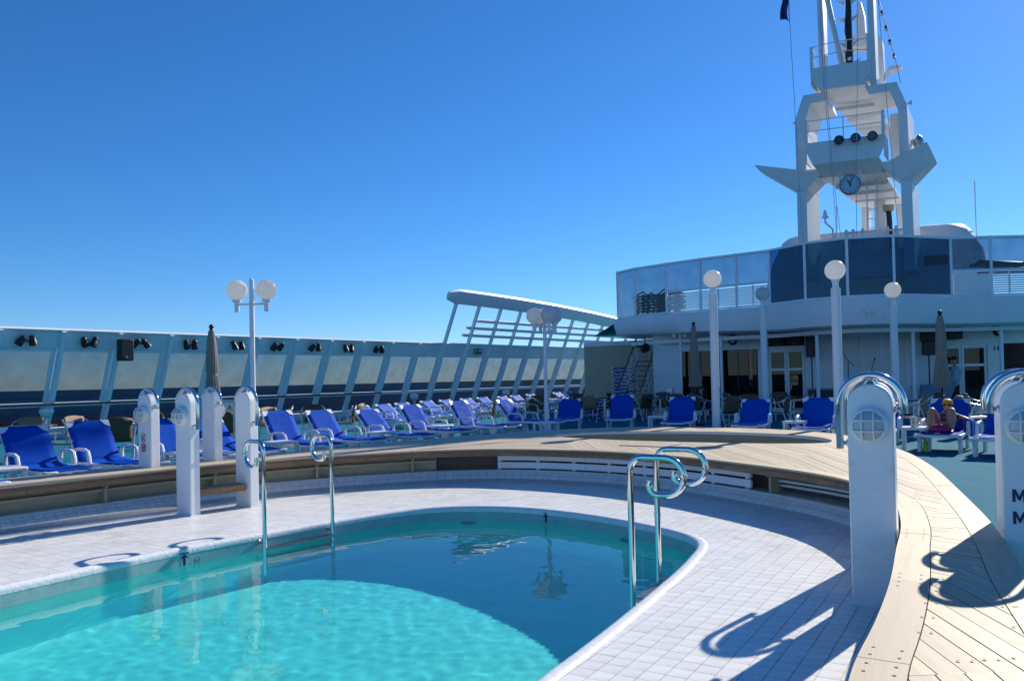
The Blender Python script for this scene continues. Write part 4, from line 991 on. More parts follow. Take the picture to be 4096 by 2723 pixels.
flat_with_holes('upper_floor', [p+q*.05 for p, q in zip(fas, NF)] + back, [], Z1-.05, 'carpet', bal)
def seg_box(a, b, z0, z1, th, name, m, off=0, shrink=.0, parent=None):
    d = (b-a); L = d.length-2*shrink; c = (a+b)/2; q = V((-d.y, d.x)).normalized(); c = c+q*off
    return MB().box((c.x, c.y, (z0+z1)/2), (L, th, z1-z0), atan2(d.y, d.x)).build(name, m, parent or bal, smooth=False)
for i in range(len(BP)-1):
    a, b = BP[i], BP[i+1]
    seg_box(a, b, Z2, Z2+.07, .10, 'top_rail', 'screenwhite'); seg_box(a, b, Z1+.003, Z1+.06, .08, 'bottom_rail', 'screenwhite')
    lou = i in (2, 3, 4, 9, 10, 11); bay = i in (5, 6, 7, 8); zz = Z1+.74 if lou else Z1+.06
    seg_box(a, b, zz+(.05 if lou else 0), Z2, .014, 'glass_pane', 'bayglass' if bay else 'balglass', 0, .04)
    if lou:
        seg_box(a, b, zz-.03, zz+.05, .07, 'mid_rail', 'screenwhite', 0, .03)
        for k_ in range(9): seg_box(a, b, Z1+.085+k_*.066, Z1+.085+k_*.066+.048, .025, 'louvre', 'white', 0, .05)
        m_ = (a+b)/2; MB().box((m_.x, m_.y, Z1+.38), (.03, .05, .62), atan2((b-a).y, (b-a).x)).build('louvre_stay', 'white', bal)
for i, p in enumerate(BP): MB().box((p.x, p.y, (Z1+Z2)/2+.04), (.07, .09, Z2-Z1+.08), R(-25)).build('balcony_post', 'screenwhite', bal)
for x, y in ((7.05, 26.4), (9.35, 24.0), (12.05, 23.55), (14.8, 23.7)):
    MB().tube([(x, y, CARPET), (x, y, 2.95)], .055, 12).build('column', 'white', bal)
fx = thing('fascia_fitting', 'small white light fitting on the balcony front right of the globe lamp', 'light fitting', (10.25, 22.40, 3.35), 0)
MB().box((0, 0, 0), (.3, .12, .08)).build('bracket', 'white', fx); MB().lathe([(.06, -.1), (.08, .0), (.03, .08)], 12).build('lamp_head', 'white', fx)
# stacked dark loungers behind the left balcony glass and at the right edge
for i in range(7):
    t = thing('stored_lounger', ORD[i] + ' dark lounger from the bottom of the stack behind the left balcony glass', 'sun lounger', (5.35+.05*random.random(), 28.2, Z1+.02+i*.11), R(-40)+random.uniform(-.05, .05), 'loungers stored behind the left balcony glass')
    for s_ in (-1, 1): MB().tube([(-.9, s_*.28, .05), (-.5, s_*.28, .22), (-.3, s_*.28, .06), (.1, s_*.28, .06), (.35, s_*.28, .22), (.85, s_*.28, .08)], .03, 6).build('side_rail', 'black', t)
    MB().box((0, 0, .07), (1.6, .5, .03)).build('sling', 'navy', t)
for i, (x, z) in enumerate(((16.3, 1.05), (16.6, .82))):
    t = thing('stored_lounger', ('upper' if i == 0 else 'lower') + ' dark folded lounger visible over the right end of the balcony', 'sun lounger', (x-.9, 24.6, Z1+z), R(8-16*i), 'loungers stored at the right balcony end')
    MB().box((0, 0, .05), (1.7, .5, .10)).build('sling', 'navy', t); MB().tube([(-.9, 0, 0), (-.7, 0, .16), (.8, 0, .1)], .05, 6).build('side_rail', 'black', t)

# stairs beside the saloon
st_ = thing('stairway', 'white stairway with wooden handrail left of the saloon wall', 'stairs', (4.3, 28.8, CARPET), R(62))
for i in range(11): MB().box((.22*i, 0, .10+.19*i), (.26, .85, .04)).build('tread', 'bulwark', st_)
for s_ in (-1, 1):
    MB().extr([(-.15, s_*.45, 0), (.05, s_*.45, 0), (2.55, s_*.45, 2.15), (2.4, s_*.45, 2.25), (-.15, s_*.45, .12)], (0, .03, 0)).build('stringer', 'white', st_, smooth=False)
    MB().tube([(-.1, s_*.45, .95), (2.35, s_*.45, 3.05)], .03, 8).build('handrail', 'wood', st_)
    MB().tube([(-.1, s_*.45, .55), (2.35, s_*.45, 2.65)], .015, 6).build('mid_rail', 'white', st_)
    for i in range(4): MB().tube([(.1+.7*i, s_*.45, .2+.6*i), (.1+.7*i, s_*.45, 1.1+.6*i)], .02, 6).build('baluster', 'white', st_)
bw_ = thing('end_bulkhead', 'cream bulkhead beyond the stairs below the wing', 'bulkhead', (5.9, 36.5, CARPET), R(-30))
MB().box((0, 0, 1.55), (5.5, .12, 3.1)).build('panel', 'cream', bw_); MB().box((0, -.08, 3.0), (5.5, .06, .2)).build('top_trim', 'screenwhite', bw_)
fl = thing('floodlight', 'black floodlight on the corner of the balcony above the stairs', 'floodlight', (4.72, 27.75, 2.62), R(20))
MB().lathe([(.12, -.14), (.15, -.08), (.16, .1), (.13, .1), (.1, .06)], 16, Mx.Rotation(R(75), 4, 'X')).build('lamp_head', 'black', fl); MB().box((-.2, 0, .06), (.35, .06, .06)).build('bracket', 'black', fl); MB().tube([(0, 0, .1), (0, 0, .45)], .02, 6).build('hanger', 'black', fl)

# deckhouse on the upper deck
dh = thing('upper_deckhouse', 'white rounded deckhouse behind the balcony below the mast', 'deckhouse', (14.5, 35, 0), R(-21))
def ring(hw, d0, d1, z, r, n=6):
    P = []
    for cx, cy, a0 in ((hw[1]-r, d0+r, -pi/2), (hw[1]-r, d1-r, 0), (hw[0]+r, d1-r, pi/2), (hw[0]+r, d0+r, pi)):
        for i in range(n+1): a = a0+pi/2*i/n; P.append((cx+r*cos(a), cy+r*sin(a), z))
    return P
rs = [ring((-3.4, 6.2), -1.6, 5, 3.7, 1.0), ring((-2.6, 5.85), -.9, 5, 6.7, 1.0), ring((-2.2, 5.45), -.55, 5, 7.55, .9), ring((-1.95, 5.2), -.3, 5, 7.80, .8), ring((-1.5, 4.8), .1, 5, 7.88, .7)]
vs = [p for r_ in rs for p in r_]; n = len(rs[0])
fs = [(i*n+k_, i*n+(k_+1) % n, (i+1)*n+(k_+1) % n, (i+1)*n+k_) for i in range(len(rs)-1) for k_ in range(n)] + [tuple((len(rs)-1)*n+k_ for k_ in range(n))]
MB().add(vs, fs).build('shell', 'shipwhite', dh, ang=40)
MB().box((3.9, -1.12, 6.2), (.9, .08, .4)).build('vent_grille', 'black', dh, bevel=.05)
for x, h in ((1.2, 0), (1.6, 0)): pass
# antennas
for x, y, z0, z1, lab in ((16.5, 36, 7.3, 9.5, 'thin whip antenna on the deckhouse right of the mast'), (20.0, 33.5, 5.4, 9.7, 'twin white rod antenna at the right of the deckhouse')):
    t = thing('antenna', lab, 'antenna', (x, y, z0)); MB().tube([(0, 0, -.6), (0, 0, z1-z0)], .025, 6).build('whip', 'white', t)
    MB().tube([(0.0, 0, -.5), (0, 0, (z1-z0)*.45)], .06, 8).build('base_rod', 'white', t)
t = thing('satellite_antenna', 'small mushroom antenna on a bent white bracket left inside the mast', 'antenna', (12.9, 31.9, 6.9), 0)
MB().tube([(.3, 0, 0), (.3, 0, .55), (.0, 0, .85), (0, 0, 1.0)], .04, 8).build('bracket', 'white', t); MB().lathe([(.04, 1.0), (.14, 1.02), (.14, 1.07), (.09, 1.1), (.07, 1.25), (.02, 1.36)], 14).build('dome', 'screenwhite', t); MB().tube([(.3, 0, 0), (.48, 0, .6), (.48, 0, 1.5)], .018, 6).build('rod', 'white', t)

# ------------------------------------------------------------ mast (local: x across, y aft->forward away from the camera, z up)
mast = thing('mast', 'tall white ship mast with platforms, clock and flag above the deckhouse', 'mast', (13.6, 31, 0), R(-21))
def mpoly(poly, y0, y1, name, m='shipwhite', parent=None, bevel=0):
    return MB().extr([(p[0], y0, p[1]) for p in poly], (0, y1-y0, 0)).build(name, m, parent or mast, smooth=False, bevel=bevel)
mpoly([(-2.02, 5.5), (-1.66, 5.5), (-1.65, 9.2), (-2.02, 9.2)], 0, 2.4, 'lower_leg'); mpoly([(1.80, 5.5), (2.19, 5.5), (2.16, 9.2), (1.78, 9.2)], 0, 2.4, 'lower_leg')
mpoly([(-2.02, 9.2), (-2.02, 11.86), (-1.68, 12.86), (-.93, 12.88), (-.83, 12.52), (-1.41, 12.5), (-1.64, 11.81), (-1.64, 9.2)], .001, 2.3, 'arch_frame'); mpoly([(.60, 12.88), (1.74, 12.88), (2.07, 11.95), (2.13, 9.2), (1.77, 9.2), (1.76, 11.77), (1.5, 12.55), (.75, 12.53)], .001, 2.3, 'arch_frame')
mpoly([(-1.64, 9.46), (1.76, 9.44), (1.76, 9.86), (-1.64, 9.86)], .15, 1.2, 'cross_beam')
mpoly([(-1.5, 10.69), (-1.47, 10.33), (-1.24, 9.82), (1.14, 9.82), (1.36, 10.33), (1.34, 10.70)], -.75, -.70, 'bulwark')
MB().add([(-1.24, -.70, 9.82), (1.14, -.70, 9.82), (1.16, .15, 9.44), (-1.05, .15, 9.46), (-1.24, .15, 9.84), (1.14, .15, 9.84)], [(0, 3, 2, 1), (0, 1, 5, 4), (0, 4, 3), (1, 2, 5)]).build('wedge', 'shipwhite', mast, smooth=False)
for x0, x1 in ((-1.5, -1.45), (1.31, 1.36)): mpoly([(x0, 9.9), (x1, 9.9), (x1, 10.7), (x0, 10.7)], -.70, .2, 'bulwark_side')
# long undersides running forward
MB().add([(-1.05, .2, 9.46), (1.16, .2, 9.44), (1.16, 7.0, 9.30), (-.6, 7.0, 9.30), (-1.05, .2, 9.60), (1.16, .2, 9.60), (1.16, 7.0, 9.5), (-.6, 7.0, 9.5)], [(0, 3, 2, 1), (4, 5, 6, 7), (0, 4, 7, 3), (1, 2, 6, 5), (3, 7, 6, 2), (0, 1, 5, 4)]).build('platform', 'shipwhite', mast, smooth=False)
MB().add([(-1.01, -.2, 12.9), (.66, -.2, 12.88), (.86, 6.5, 12.5), (-.3, 6.5, 12.5), (-1.01, -.2, 13.05), (.66, -.2, 13.05), (.86, 6.5, 12.75), (-.3, 6.5, 12.75)], [(0, 3, 2, 1), (4, 5, 6, 7), (0, 4, 7, 3), (1, 2, 6, 5), (3, 7, 6, 2), (0, 1, 5, 4)]).build('platform', 'shipwhite', mast, smooth=False)
for y in (1.6, 3.2, 4.8):
    mpoly([(-.95+y*.07, 9.28), (1.15, 9.28), (1.15, 9.44), (-.95+y*.07, 9.44)], y, y+.06, 'underside_rib'); mpoly([(-.9+y*.1, 12.6-.03*y), (.7+.02*y, 12.6-.03*y), (.7+.02*y, 12.78-.05*y), (-.9+y*.1, 12.78-.05*y)], y, y+.06, 'underside_rib')
# forward pair of legs and arch
for x0, x1 in ((-.62, -.30), (.86, 1.18)): mpoly([(x0, 5.5), (x1, 5.5), (x1, 9.3), (x0, 9.3)], 6.4, 7.0, 'forward_leg')
MB().box((.35, 5.2, 7.4), (.45, .45, 3.9)).build('trunk', 'shipwhite', mast, smooth=False)
MB().add([(1.2, 2.2, 10.2), (1.9, 2.2, 10.6), (1.9, 2.2, 12.3), (1.2, 2.2, 12.3), (1.2, 2.6, 10.2), (1.9, 2.6, 10.6), (1.9, 2.6, 12.3), (1.2, 2.6, 12.3)], [(0, 1, 2, 3), (4, 7, 6, 5), (0, 3, 7, 4), (1, 5, 6, 2), (2, 6, 7, 3), (0, 4, 5, 1)]).build('gusset', 'shipwhite', mast, smooth=False)
# wings
def wing_poly(tip_a, tip_b, top_in, low_a, low_b, name):
    A, B, Ti, La, Lb = [V((p[0], p[1], p[2])) for p in (tip_a, tip_b, top_in, low_a, low_b)]
    off = V((0, 1.5, 0)); v_ = [A, B, Lb, La, Ti, A+off*.6, B+off*.6, Lb+off*.85, La+off*.85, Ti+off]
    MB().add(v_, [(0, 1, 2, 3, 4), (5, 9, 8, 7, 6), (0, 5, 6, 1), (1, 6, 7, 2), (2, 7, 8, 3), (3, 8, 9, 4), (4, 9, 5, 0)]).build(name, 'shipwhite', mast, smooth=False)
wing_poly((-3.51, -.5, 10.14), (-3.30, -.5, 9.86), (-1.04, -.12, 9.63), (-1.64, -.05, 9.0), (-2.05, -.05, 9.0), 'side_wing')
wing_poly((2.77, -.55, 10.26), (3.02, -.45, 9.62), (1.05, -.12, 9.66), (1.78, -.05, 9.02), (2.19, -.05, 9.0), 'side_wing')
# upper platform and columns
mpoly([(-1.32, 13.79), (-1.31, 13.35), (-1.01, 12.9), (.66, 12.88), (.84, 13.33), (.84, 13.79)], -.30, -.25, 'bulwark')
for x0, x1 in ((-1.32, -1.27), (.79, .84)): mpoly([(x0, 13.1), (x1, 13.1), (x1, 13.79), (x0, 13.79)], -.25, .9, 'bulwark_side')
MB().add([(-1.31, -.27, 13.34), (.84, -.27, 13.33), (.84, 1.2, 13.25), (-1.31, 1.2, 13.25)], [(0, 3, 2, 1)]).build('platform_floor', 'shipwhite', mast, smooth=False)
mpoly([(-1.06, 13.3), (-.88, 13.3), (-.86, 18.5), (-1.08, 18.5)], .1, .9, 'upper_column'); mpoly([(.80, 12.9), (1.02, 12.9), (.97, 18.5), (.72, 18.5)], .1, .9, 'upper_column')
MB().tube([(-.72, -.1, 17.0), (-.16, .35, 13.3)], .10, 12).build('diagonal_strut', 'shipwhite', mast)
mpoly([(-.75, 13.5), (-.5, 13.5), (-.45, 15.0), (-.2, 15.35), (.55, 15.35), (.7, 15.1), (.72, 13.5), (1.0, 13.5), (.98, 15.5), (.7, 15.85), (-.4, 15.85), (-.72, 15.3)], 2.2, 3.0, 'rear_arch')
mpoly([(.0, 15.85), (.35, 15.85), (.32, 16.7), (.2, 17.3), (.1, 17.3), (-.02, 16.7)], 2.4, 2.8, 'rear_pinnacle')
MB().tube([(0.02, .5, 13.1), (0.02, .5, 18.5)], .11, 10).build('cable_trunk', 'black', mast)
for k_ in range(4): MB().tube([(-.07+.05*k_, .38+.02*k_, 13.3), (-.09+.06*k_, .36, 14.2), (.04-.05*k_, .37, 15.3), (-.06+.05*k_, .37, 18.4)], .022, 6).build('cable', 'black', mast)
MB().box((0.02, .36, 14.35), (.26, .2, .36)).build('cable_box', 'black', mast); MB().box((0.05, .25, 14.15), (.14, .05, .12)).build('cable_tag', 'signwhite', mast)
for k_, z in enumerate((14.1, 14.9, 15.9, 16.6)):
    for s_ in (-1, 1): MB().extr([(s_*.10, .45, z-.22), (s_*.42, .45, z+.05), (s_*.42, .45, z+.13), (s_*.38, .45, z+.06), (s_*.10, .45, z-.02)], (0, .03, 0)).build('step_bracket', 'shipwhite', mast, smooth=False)
# guard rails
def mrail(P, name='guard_rail', r=.02): MB().tube(P, r, 6).build(name, 'shipwhite', mast)
for dz in (.45, .86):
    mrail([(-1.46, -.72, 10.7+dz), (1.30, -.72, 10.72+dz)]); mrail([(-1.46, -.72, 10.7+dz), (-1.46, .3, 10.7+dz)]); mrail([(1.30, -.72, 10.7+dz), (1.30, .3, 10.7+dz)])
for x in (-1.46, 1.31): MB().box((x, -.72, 11.15), (.11, .11, .95)).build('rail_post', 'shipwhite', mast)
mrail([(-.1, -.72, 10.7), (-.1, -.72, 11.56)], 'rail_stanchion')
for dz in (.42, .85): mrail([(-1.29, -.27, 13.79+dz), (-.4, -.27, 13.87+dz), (.2, -.27, 13.87+dz), (.80, -.27, 13.79+dz)]); mrail([(-1.29, -.27, 13.79+dz), (-1.29, .6, 13.79+dz)])
MB().box((-1.27, -.27, 14.2), (.10, .08, .9)).build('rail_post', 'shipwhite', mast); MB().box((.80, -.2, 14.3), (.06, .4, 1.0)).build('rail_plate', 'shipwhite', mast)
# ladder down from the platform
for x in (.42, .80): mrail([(x, 1.0, 5.8), (x, 1.0, 9.5)], 'ladder_rail', .022)
for i in range(10): mrail([(.42, 1.0, 5.9+.38*i), (.80, 1.0, 5.9+.38*i)], 'ladder_rung', .016)
MB().tube([(.95, 3.2, 5.6), (.95, 3.2, 8.0), (.92, 3.2, 8.5)], .11, 10).build('cable_duct', 'black', mast); MB().lathe([(.2, 8.45), (.24, 8.7)], 14, Mx.Translation((.92, 3.2, 0))).build('duct_cone', 'cream', mast)
for x in (-.3, -.05, .3, 1.2, 1.5): MB().box((x, .5, 6.9), (.09, .09, .9)).build('lower_rail_post', 'shipwhite', mast)
for z in (6.9, 7.2): mrail([(-.3, .5, z), (1.75, .5, z)], 'lower_guard_rail', .03)
MB().box((.7, .8, 5.95), (2.0, .5, 1.1)).build('lower_box', 'shipwhite', mast, smooth=False)
for x, z in ((-2.05, 11.85), (2.14, 12.05)): MB().extr([(x-.1, .1, z-.05), (x+.12, .1, z-.12), (x+.1, .1, z+.08)], (0, .05, 0)).build('pad_eye', 'shipwhite', mast, smooth=False)
MB().extr([(1.0, 1.4, 13.55), (1.35, 1.4, 14.05), (1.75, 1.4, 14.0), (1.75, 1.4, 13.92), (1.3, 1.4, 13.85)], (0, .5, 0)).build('outrigger', 'shipwhite', mast, smooth=False)
MB().sphere((2.35, 1.0, 10.65), .33, 16, 10, (.6, .8, 1)).build('horn', 'steel', mast); MB().box((2.2, 1.0, 10.7), (.2, .2, .2)).build('horn_mount', 'shipwhite', mast)
SH = Mx(((1, .21, 0, 0), (0, 1, 0, 0), (0, 0, 1, 0), (0, 0, 0, 1)))
for o in mast.children: o.data.transform(SH)
mastp = Mx.Translation(mast.location) @ Mx.Rotation(R(-21), 4, 'Z')
def on_mast(name, label, cat, p, group=None):
    w_ = mastp @ V(p); return thing(name, label, cat, w_, R(-21), group)
for i, x in enumerate((-.41, .16, .75)):
    t = on_mast('par_lamp', ('left', 'middle', 'right')[i] + ' of the three black round lamps on the mast platform', 'stage lamp', (x, -.95, 10.62), 'black round lamps on the mast')
    f = Mx.Rotation(R(90+(18 if i == 0 else 4)), 4, 'X') @ Mx.Rotation(R((-20, 4, 8)[i]), 4, 'Y')
    MB().lathe([(.10, -.16), (.15, -.12), (.18, .06), (.16, .07), (.15, .04)], 20, f).build('lamp_body', 'black', t); MB().lathe([(.15, .03), (.14, .055), (.01, .056)], 18, f).build('lamp_lens', 'parlens', t)
    MB().tube([(-.22, 0, 0), (-.22, .2, .05), (.22, .2, .05), (.22, 0, 0)], .015, 6).build('yoke', 'black', t)
ck = on_mast('clock', 'round station clock with pale blue dial hanging under the mast platform', 'clock', (-.04, -.25, 9.0))
f = Mx.Rotation(R(90), 4, 'X')
MB().lathe([(.385, -.12), (.385, .03), (.36, .03), (.36, .0)], 36, f).build('case', 'navy', ck); MB().lathe([(.359, .002), (.359, .012), (.001, .013)], 36, f).build('dial', 'face', ck, smooth=False)
for x in (-.36, .36): MB().box((x, .06, .22), (.07, .04, .62)).build('hanger', 'shipwhite', ck)
for h in range(1, 13):
    a = R(90-30*h); text(str(h), .105, 'dial_figure', 'inkblack', ck, Mx(((1, 0, 0, .275*cos(a)), (0, 0, -1, -.018), (0, 1, 0, .275*sin(a)), (0, 0, 0, 1))), ext=.002)
for i in range(60):
    if i % 5 == 0:
        a = 2*pi*i/60; MB().box((.337*sin(a), -.018, .337*cos(a)), (.012, .006, .03)).build('minute_mark', 'inkblack', ck, smooth=False)
for ang_, L, wd, nm in ((-27.5, .21, .042, 'hour_hand'), (21, .31, .034, 'minute_hand')):
    m_ = Mx.Rotation(R(ang_), 4, 'Y'); MB().box((0, -.024 if L > .25 else -.02, L/2-.045), (wd, .004, L+.09), M4=m_).build(nm, 'inkblack', ck, smooth=False)
MB().box((0, -.018, .13), (.07, .003, .025)).build('dial_badge', 'inkblack', ck, smooth=False)
# flag, halyards, festoon bulbs
fg = on_mast('flag', 'limp dark blue flag on a halyard left of the mast top', 'flag', (-2.25, -.4, 15.87))
vs = []; 
for i in range(16):
    z = i*.15
    for k_ in range(7):
        u = k_/6; wd = .30-.012*i; vs.append((.10-u*wd-.04*sin(i*.8), .05*sin(u*14+i*.6), z + (.10*u-.12*abs(u-.45) if i == 0 else 0)))
MB().add(vs, [(i*7+k_, i*7+k_+1, (i+1)*7+k_+1, (i+1)*7+k_) for i in range(15) for k_ in range(6)]).build('cloth', 'ivy', fg, ang=80); MB().tube([(.13, 0, -.1), (.11, 0, 2.4)], .012, 5).build('hoist', 'steel', fg)
def wire(P, label, r=.011):
    w0 = [mastp @ V(p) for p in P]; o = thing('rigging_wire', label, 'wire', w0[0]); MB().tube([p - w0[0] for p in w0], r, 5).build('strand', 'steel', o)
wire([(-2.12, -.4, 18), (-2.10, -.6, 15.8), (-1.82, -1.6, 6.3)], 'thin halyard running from the flag down past the left mast leg')
wire([(-.98, -.6, 18), (-.92, -1.0, 13), (-.70, -1.4, 9.0), (-.60, -1.5, 6.4)], 'thin wire hanging along the left mast column')
wire([(-.90, -.6, 18), (-.84, -1.0, 13), (-.66, -1.4, 9.0), (-.45, -1.2, 6.6)], 'second thin wire hanging along the left mast column')
wire([(.45, -.6, 18), (.30, -1.0, 13), (.12, -1.4, 9.0), (.08, -1.5, 6.5)], 'thin wire crossing in front of the clock')
wire([(1.05, -.6, 18), (1.22, -1.0, 13), (1.40, -1.4, 9.0), (1.5, -1.5, 6.5)], 'thin wire hanging along the right mast column')
w0 = mastp @ V((1.05, .3, 17.2)); fe = thing('festoon_light', 'string of bare bulbs hanging right of the mast top', 'string lights', w0, R(-21))
MB().tube([(0, 0, 0), (.25, 0, -1.2), (.50, 0, -2.4), (.75, 0, -3.6), (.86, 0, -4.3)], .012, 5).build('cord', 'black', fe)
for q in ((.12, -.70), (.27, -1.35), (.40, -1.98), (.52, -2.55), (.66, -3.15)):
    bo = MB().lathe([(.035, 0), (.06, -.05), (.05, -.12)], 10, Mx.Translation((q[0], 0, q[1]+.04))).build('bulb_socket', 'black', fe); MB().sphere((q[0], 0, q[1]-.12), .065, 12, 8).build('bulb', 'bulb', fe)

# ------------------------------------------------------------ people
def skin_mesh(J, Eg, sub=2, root=0):
    """J: list of (x,y,z,r) ; Eg: edges -> evaluated mesh"""
    me = bpy.data.meshes.new('tmp'); me.from_pydata([j[:3] for j in J], Eg, []); o = bpy.data.objects.new('tmp', me); C.objects.link(o)
    sk = o.modifiers.new('s', 'SKIN'); sk.use_smooth_shade = True
    for i, v_ in enumerate(me.skin_vertices[0].data):
        r = J[i][3]; v_.radius = r if isinstance(r, tuple) else (r, r); v_.use_root = (i == root)
    sb = o.modifiers.new('u', 'SUBSURF'); sb.levels = sub; sb.render_levels = sub
    bpy.context.view_layer.update()
    out = bpy.data.meshes.new_from_object(o.evaluated_get(bpy.context.evaluated_depsgraph_get())); bpy.data.objects.remove(o); return out
def chain(J, Eg, pts, start=None):
    prev = start
    for p in pts:
        J.append(p); k_ = len(J)-1
        if prev is not None: Eg.append((prev, k_))
        prev = k_
    return prev
def hand(J, Eg, wrist, d, side, curl, s=1.0):
    """palm and five bent fingers from wrist index"""
    w_ = V(J[wrist][:3]); d = V(d).normalized(); sd_ = V(side).normalized(); c_ = V(curl).normalized()
    palm = chain(J, Eg, [(*(w_+d*.05*s), .026*s)], wrist); pc = w_+d*.085*s
    for k_, L in enumerate((.062, .072, .068, .052)):
        b = pc + sd_*(.024-.016*k_)*s
        chain(J, Eg, [(*b, .0095*s), (*(b+d*L*.5*s+c_*.006), .0085*s), (*(b+d*L*.8*s+c_*.022), .0075*s), (*(b+d*L*.85*s+c_*.042), .0065*s)], palm)
    b = w_+d*.04*s+sd_*.035*s
    chain(J, Eg, [(*b, .011*s), (*(b+d*.025*s+sd_*.018*s+c_*.01), .0095*s), (*(b+d*.05*s+sd_*.02*s+c_*.022), .008*s)], palm)
def finish(name, me, m, parent):
    me.materials.clear(); me.materials.append(M[m]); me.shade_smooth(); return obj(name, me, parent)
lo = RLo[6]
pt = thing('person', 'sunbather in yellow cap and dark glasses lying with knees raised on a lounger', 'person', lo.location, lo.rotation_euler[2])
J = []; Eg = []
chain(J, Eg, [(.02, 0, .41, (.15, .10)), (-.09, 0, .445, (.13, .09)), (-.22, 0, .50, (.145, .095)), (-.31, 0, .555, (.15, .085)), (-.365, 0, .605, .05), (-.385, 0, .64, .047)])
for s_ in (-1, 1):
    f_ = chain(J, Eg, [(.08, s_*.10, .41, .095), (.21, s_*.13, .57, .078), (.32, s_*.15, .71, .058), (.38, s_*.16, .68, .055), (.46, s_*.165, .53, .052), (.55, s_*.17, .40, .036), (.58, s_*.17, .365, .038)], 0)
    chain(J, Eg, [(.66, s_*.18, .352, .030), (.745, s_*.19, .345, .020)], f_)
    sh = chain(J, Eg, [(-.30, s_*.17, .545, .055)], 3)
    if s_ > 0: wr = chain(J, Eg, [(-.25, .29, .52, .044), (-.18, .36, .49, .040), (-.18, .27, .54, .034), (-.22, .15, .595, .026)], sh); hand(J, Eg, wr, (-.25, -1, .25), (.4, .1, 1), (-.8, -.2, .1))
    else: wr = chain(J, Eg, [(-.24, -.27, .50, .044), (-.17, -.32, .47, .040), (-.19, -.22, .53, .033), (-.23, -.10, .59, .026)], sh); hand(J, Eg, wr, (-.3, 1, .35), (.4, -.1, 1), (-.8, .2, .1))
bm_me = skin_mesh(J, Eg)
# head joined into the same mesh
bm = bmesh.new(); bm.from_mesh(bm_me)
hm = Mx.Translation((-.39, 0, .735)) @ Mx.Rotation(R(-12), 4, 'Y')
r_ = bmesh.ops.create_uvsphere(bm, u_segments=20, v_segments=14, radius=1)
for v_ in r_['verts']:
    p = v_.co.copy(); x, y, z = p.x*.095, p.y*.076, p.z*.115
    if z < 0: y *= 1-.28*(-z/.115); x *= (1-.12*(-z/.115)) if x > 0 else 1
    if x > 0 and abs(y) < .018 and -.03 < z < .02: x += .018
    if x > 0 and -.06 < z < -.045 and abs(y) < .028: x += .005
    v_.co = hm @ V((x, y, z))
for s_ in (-1, 1):
    r_ = bmesh.ops.create_uvsphere(bm, u_segments=8, v_segments=6, radius=1)
    for v_ in r_['verts']: v_.co = hm @ V((v_.co.x*.018-.005, v_.co.y*.008+s_*.076, v_.co.z*.03-.005))
bm.to_mesh(bm_me); bm.free()
finish('body', bm_me, 'skin', pt)
cap = MB(); cap.lathe([(.101, 0), (.103, .03), (.09, .075), (.05, .105), (.005, .112)], 20, hm @ Mx.Translation((-.006, 0, .028)) @ Mx.Diagonal((1.02, .86, 1, 1))); cap.build('cap', 'capyellow', pt)
MB().add([V(p) for p in [tuple(hm @ V((.06+.11*cos(a)*.9, .075*sin(a), .04-.02*cos(a)**2))) for a in [-pi/2+pi*i/10 for i in range(11)]]], [tuple(range(11))]).build('cap_peak', 'capyellow', pt, smooth=False)
MB().lathe([(.103, -.05), (.104, .02), (.08, .03)], 18, hm @ Mx.Translation((-.022, 0, .012)) @ Mx.Diagonal((.92, .86, 1, 1))).build('hair', 'hair', pt)
for s_ in (-1, 1): MB().sphere((.083, s_*.033, .008), .028, 12, 8, (.5, 1, .8), hm).build('sunglass_lens', 'black', pt)
MB().tube([tuple(hm @ V(p)) for p in ((-.02, -.082, .012), (.07, -.062, .014), (.098, 0, .014), (.07, .062, .014), (-.02, .082, .012))], .006, 6).build('sunglass_frame', 'black', pt)
for s_ in (-1, 1): MB().sphere((-.175, s_*.062, .56), .068, 14, 10, (.75, .95, .9)).build('bikini_cup', 'bikini', pt)
MB().lathe([(.158, -.03), (.162, .02), (.155, .06)], 22, Mx.Translation((.01, 0, .415)) @ Mx.Rotation(R(-68), 4, 'Y') @ Mx.Diagonal((.80, 1.06, 1, 1))).build('bikini_bottom', 'bikini', pt)
MB().tube([(-.20, .205, .565), (-.21, .18, .578)], .035, 10).build('wrist_watch', 'black', pt)
L4 = lambda p: lo.matrix_basis @ V(p) if False else (Mx.Translation(lo.location) @ Mx.Rotation(lo.rotation_euler[2], 4, 'Z')) @ V(p)
def loc_thing(name, label, cat, p, group=None): return thing(name, label, cat, L4(p), lo.rotation_euler[2], group)
bg_ = loc_thing('cloth_bag', 'magenta cloth bundle between the feet of the sunbather', 'bag', (.66, 0, .325))
vs = MB(); vs.lathe([(.06, 0), (.13, .02), (.15, .07), (.12, .12), (.05, .15), (.01, .155)], 22, Mx.Diagonal((.8, 1.15, 1, 1)), lambda a, i: 1+.12*sin(3*a+i)+.06*sin(7*a+2*i)); vs.build('bundle', 'magenta', bg_, ang=80); MB().tube([(0, -.05, .14), (.02, 0, .17), (0, .06, .14)], .012, 6).build('knot', 'magenta', bg_)
tw = loc_thing('towel', 'bright blue towel draped over the arm of the sunbather lounger', 'towel', (-.15, .37, .22))
vs = []; n = 12
for i in range(n+1):
    u = i/n
    for k_ in range(9):
        q = k_/8; x = -.16+.34*q + .015*sin(u*9)
        if u < .35: y, z = -.07+.0*u, -.02+u/.35*.30
        elif u < .55: a = pi*(u-.35)/.2; y, z = -.015-.055*cos(a), .28+.045*sin(a)
        else: y, z = .045+.02*sin(q*9), .28-(u-.55)/.45*.36
        vs.append((x, y+.012*sin(q*11), z))
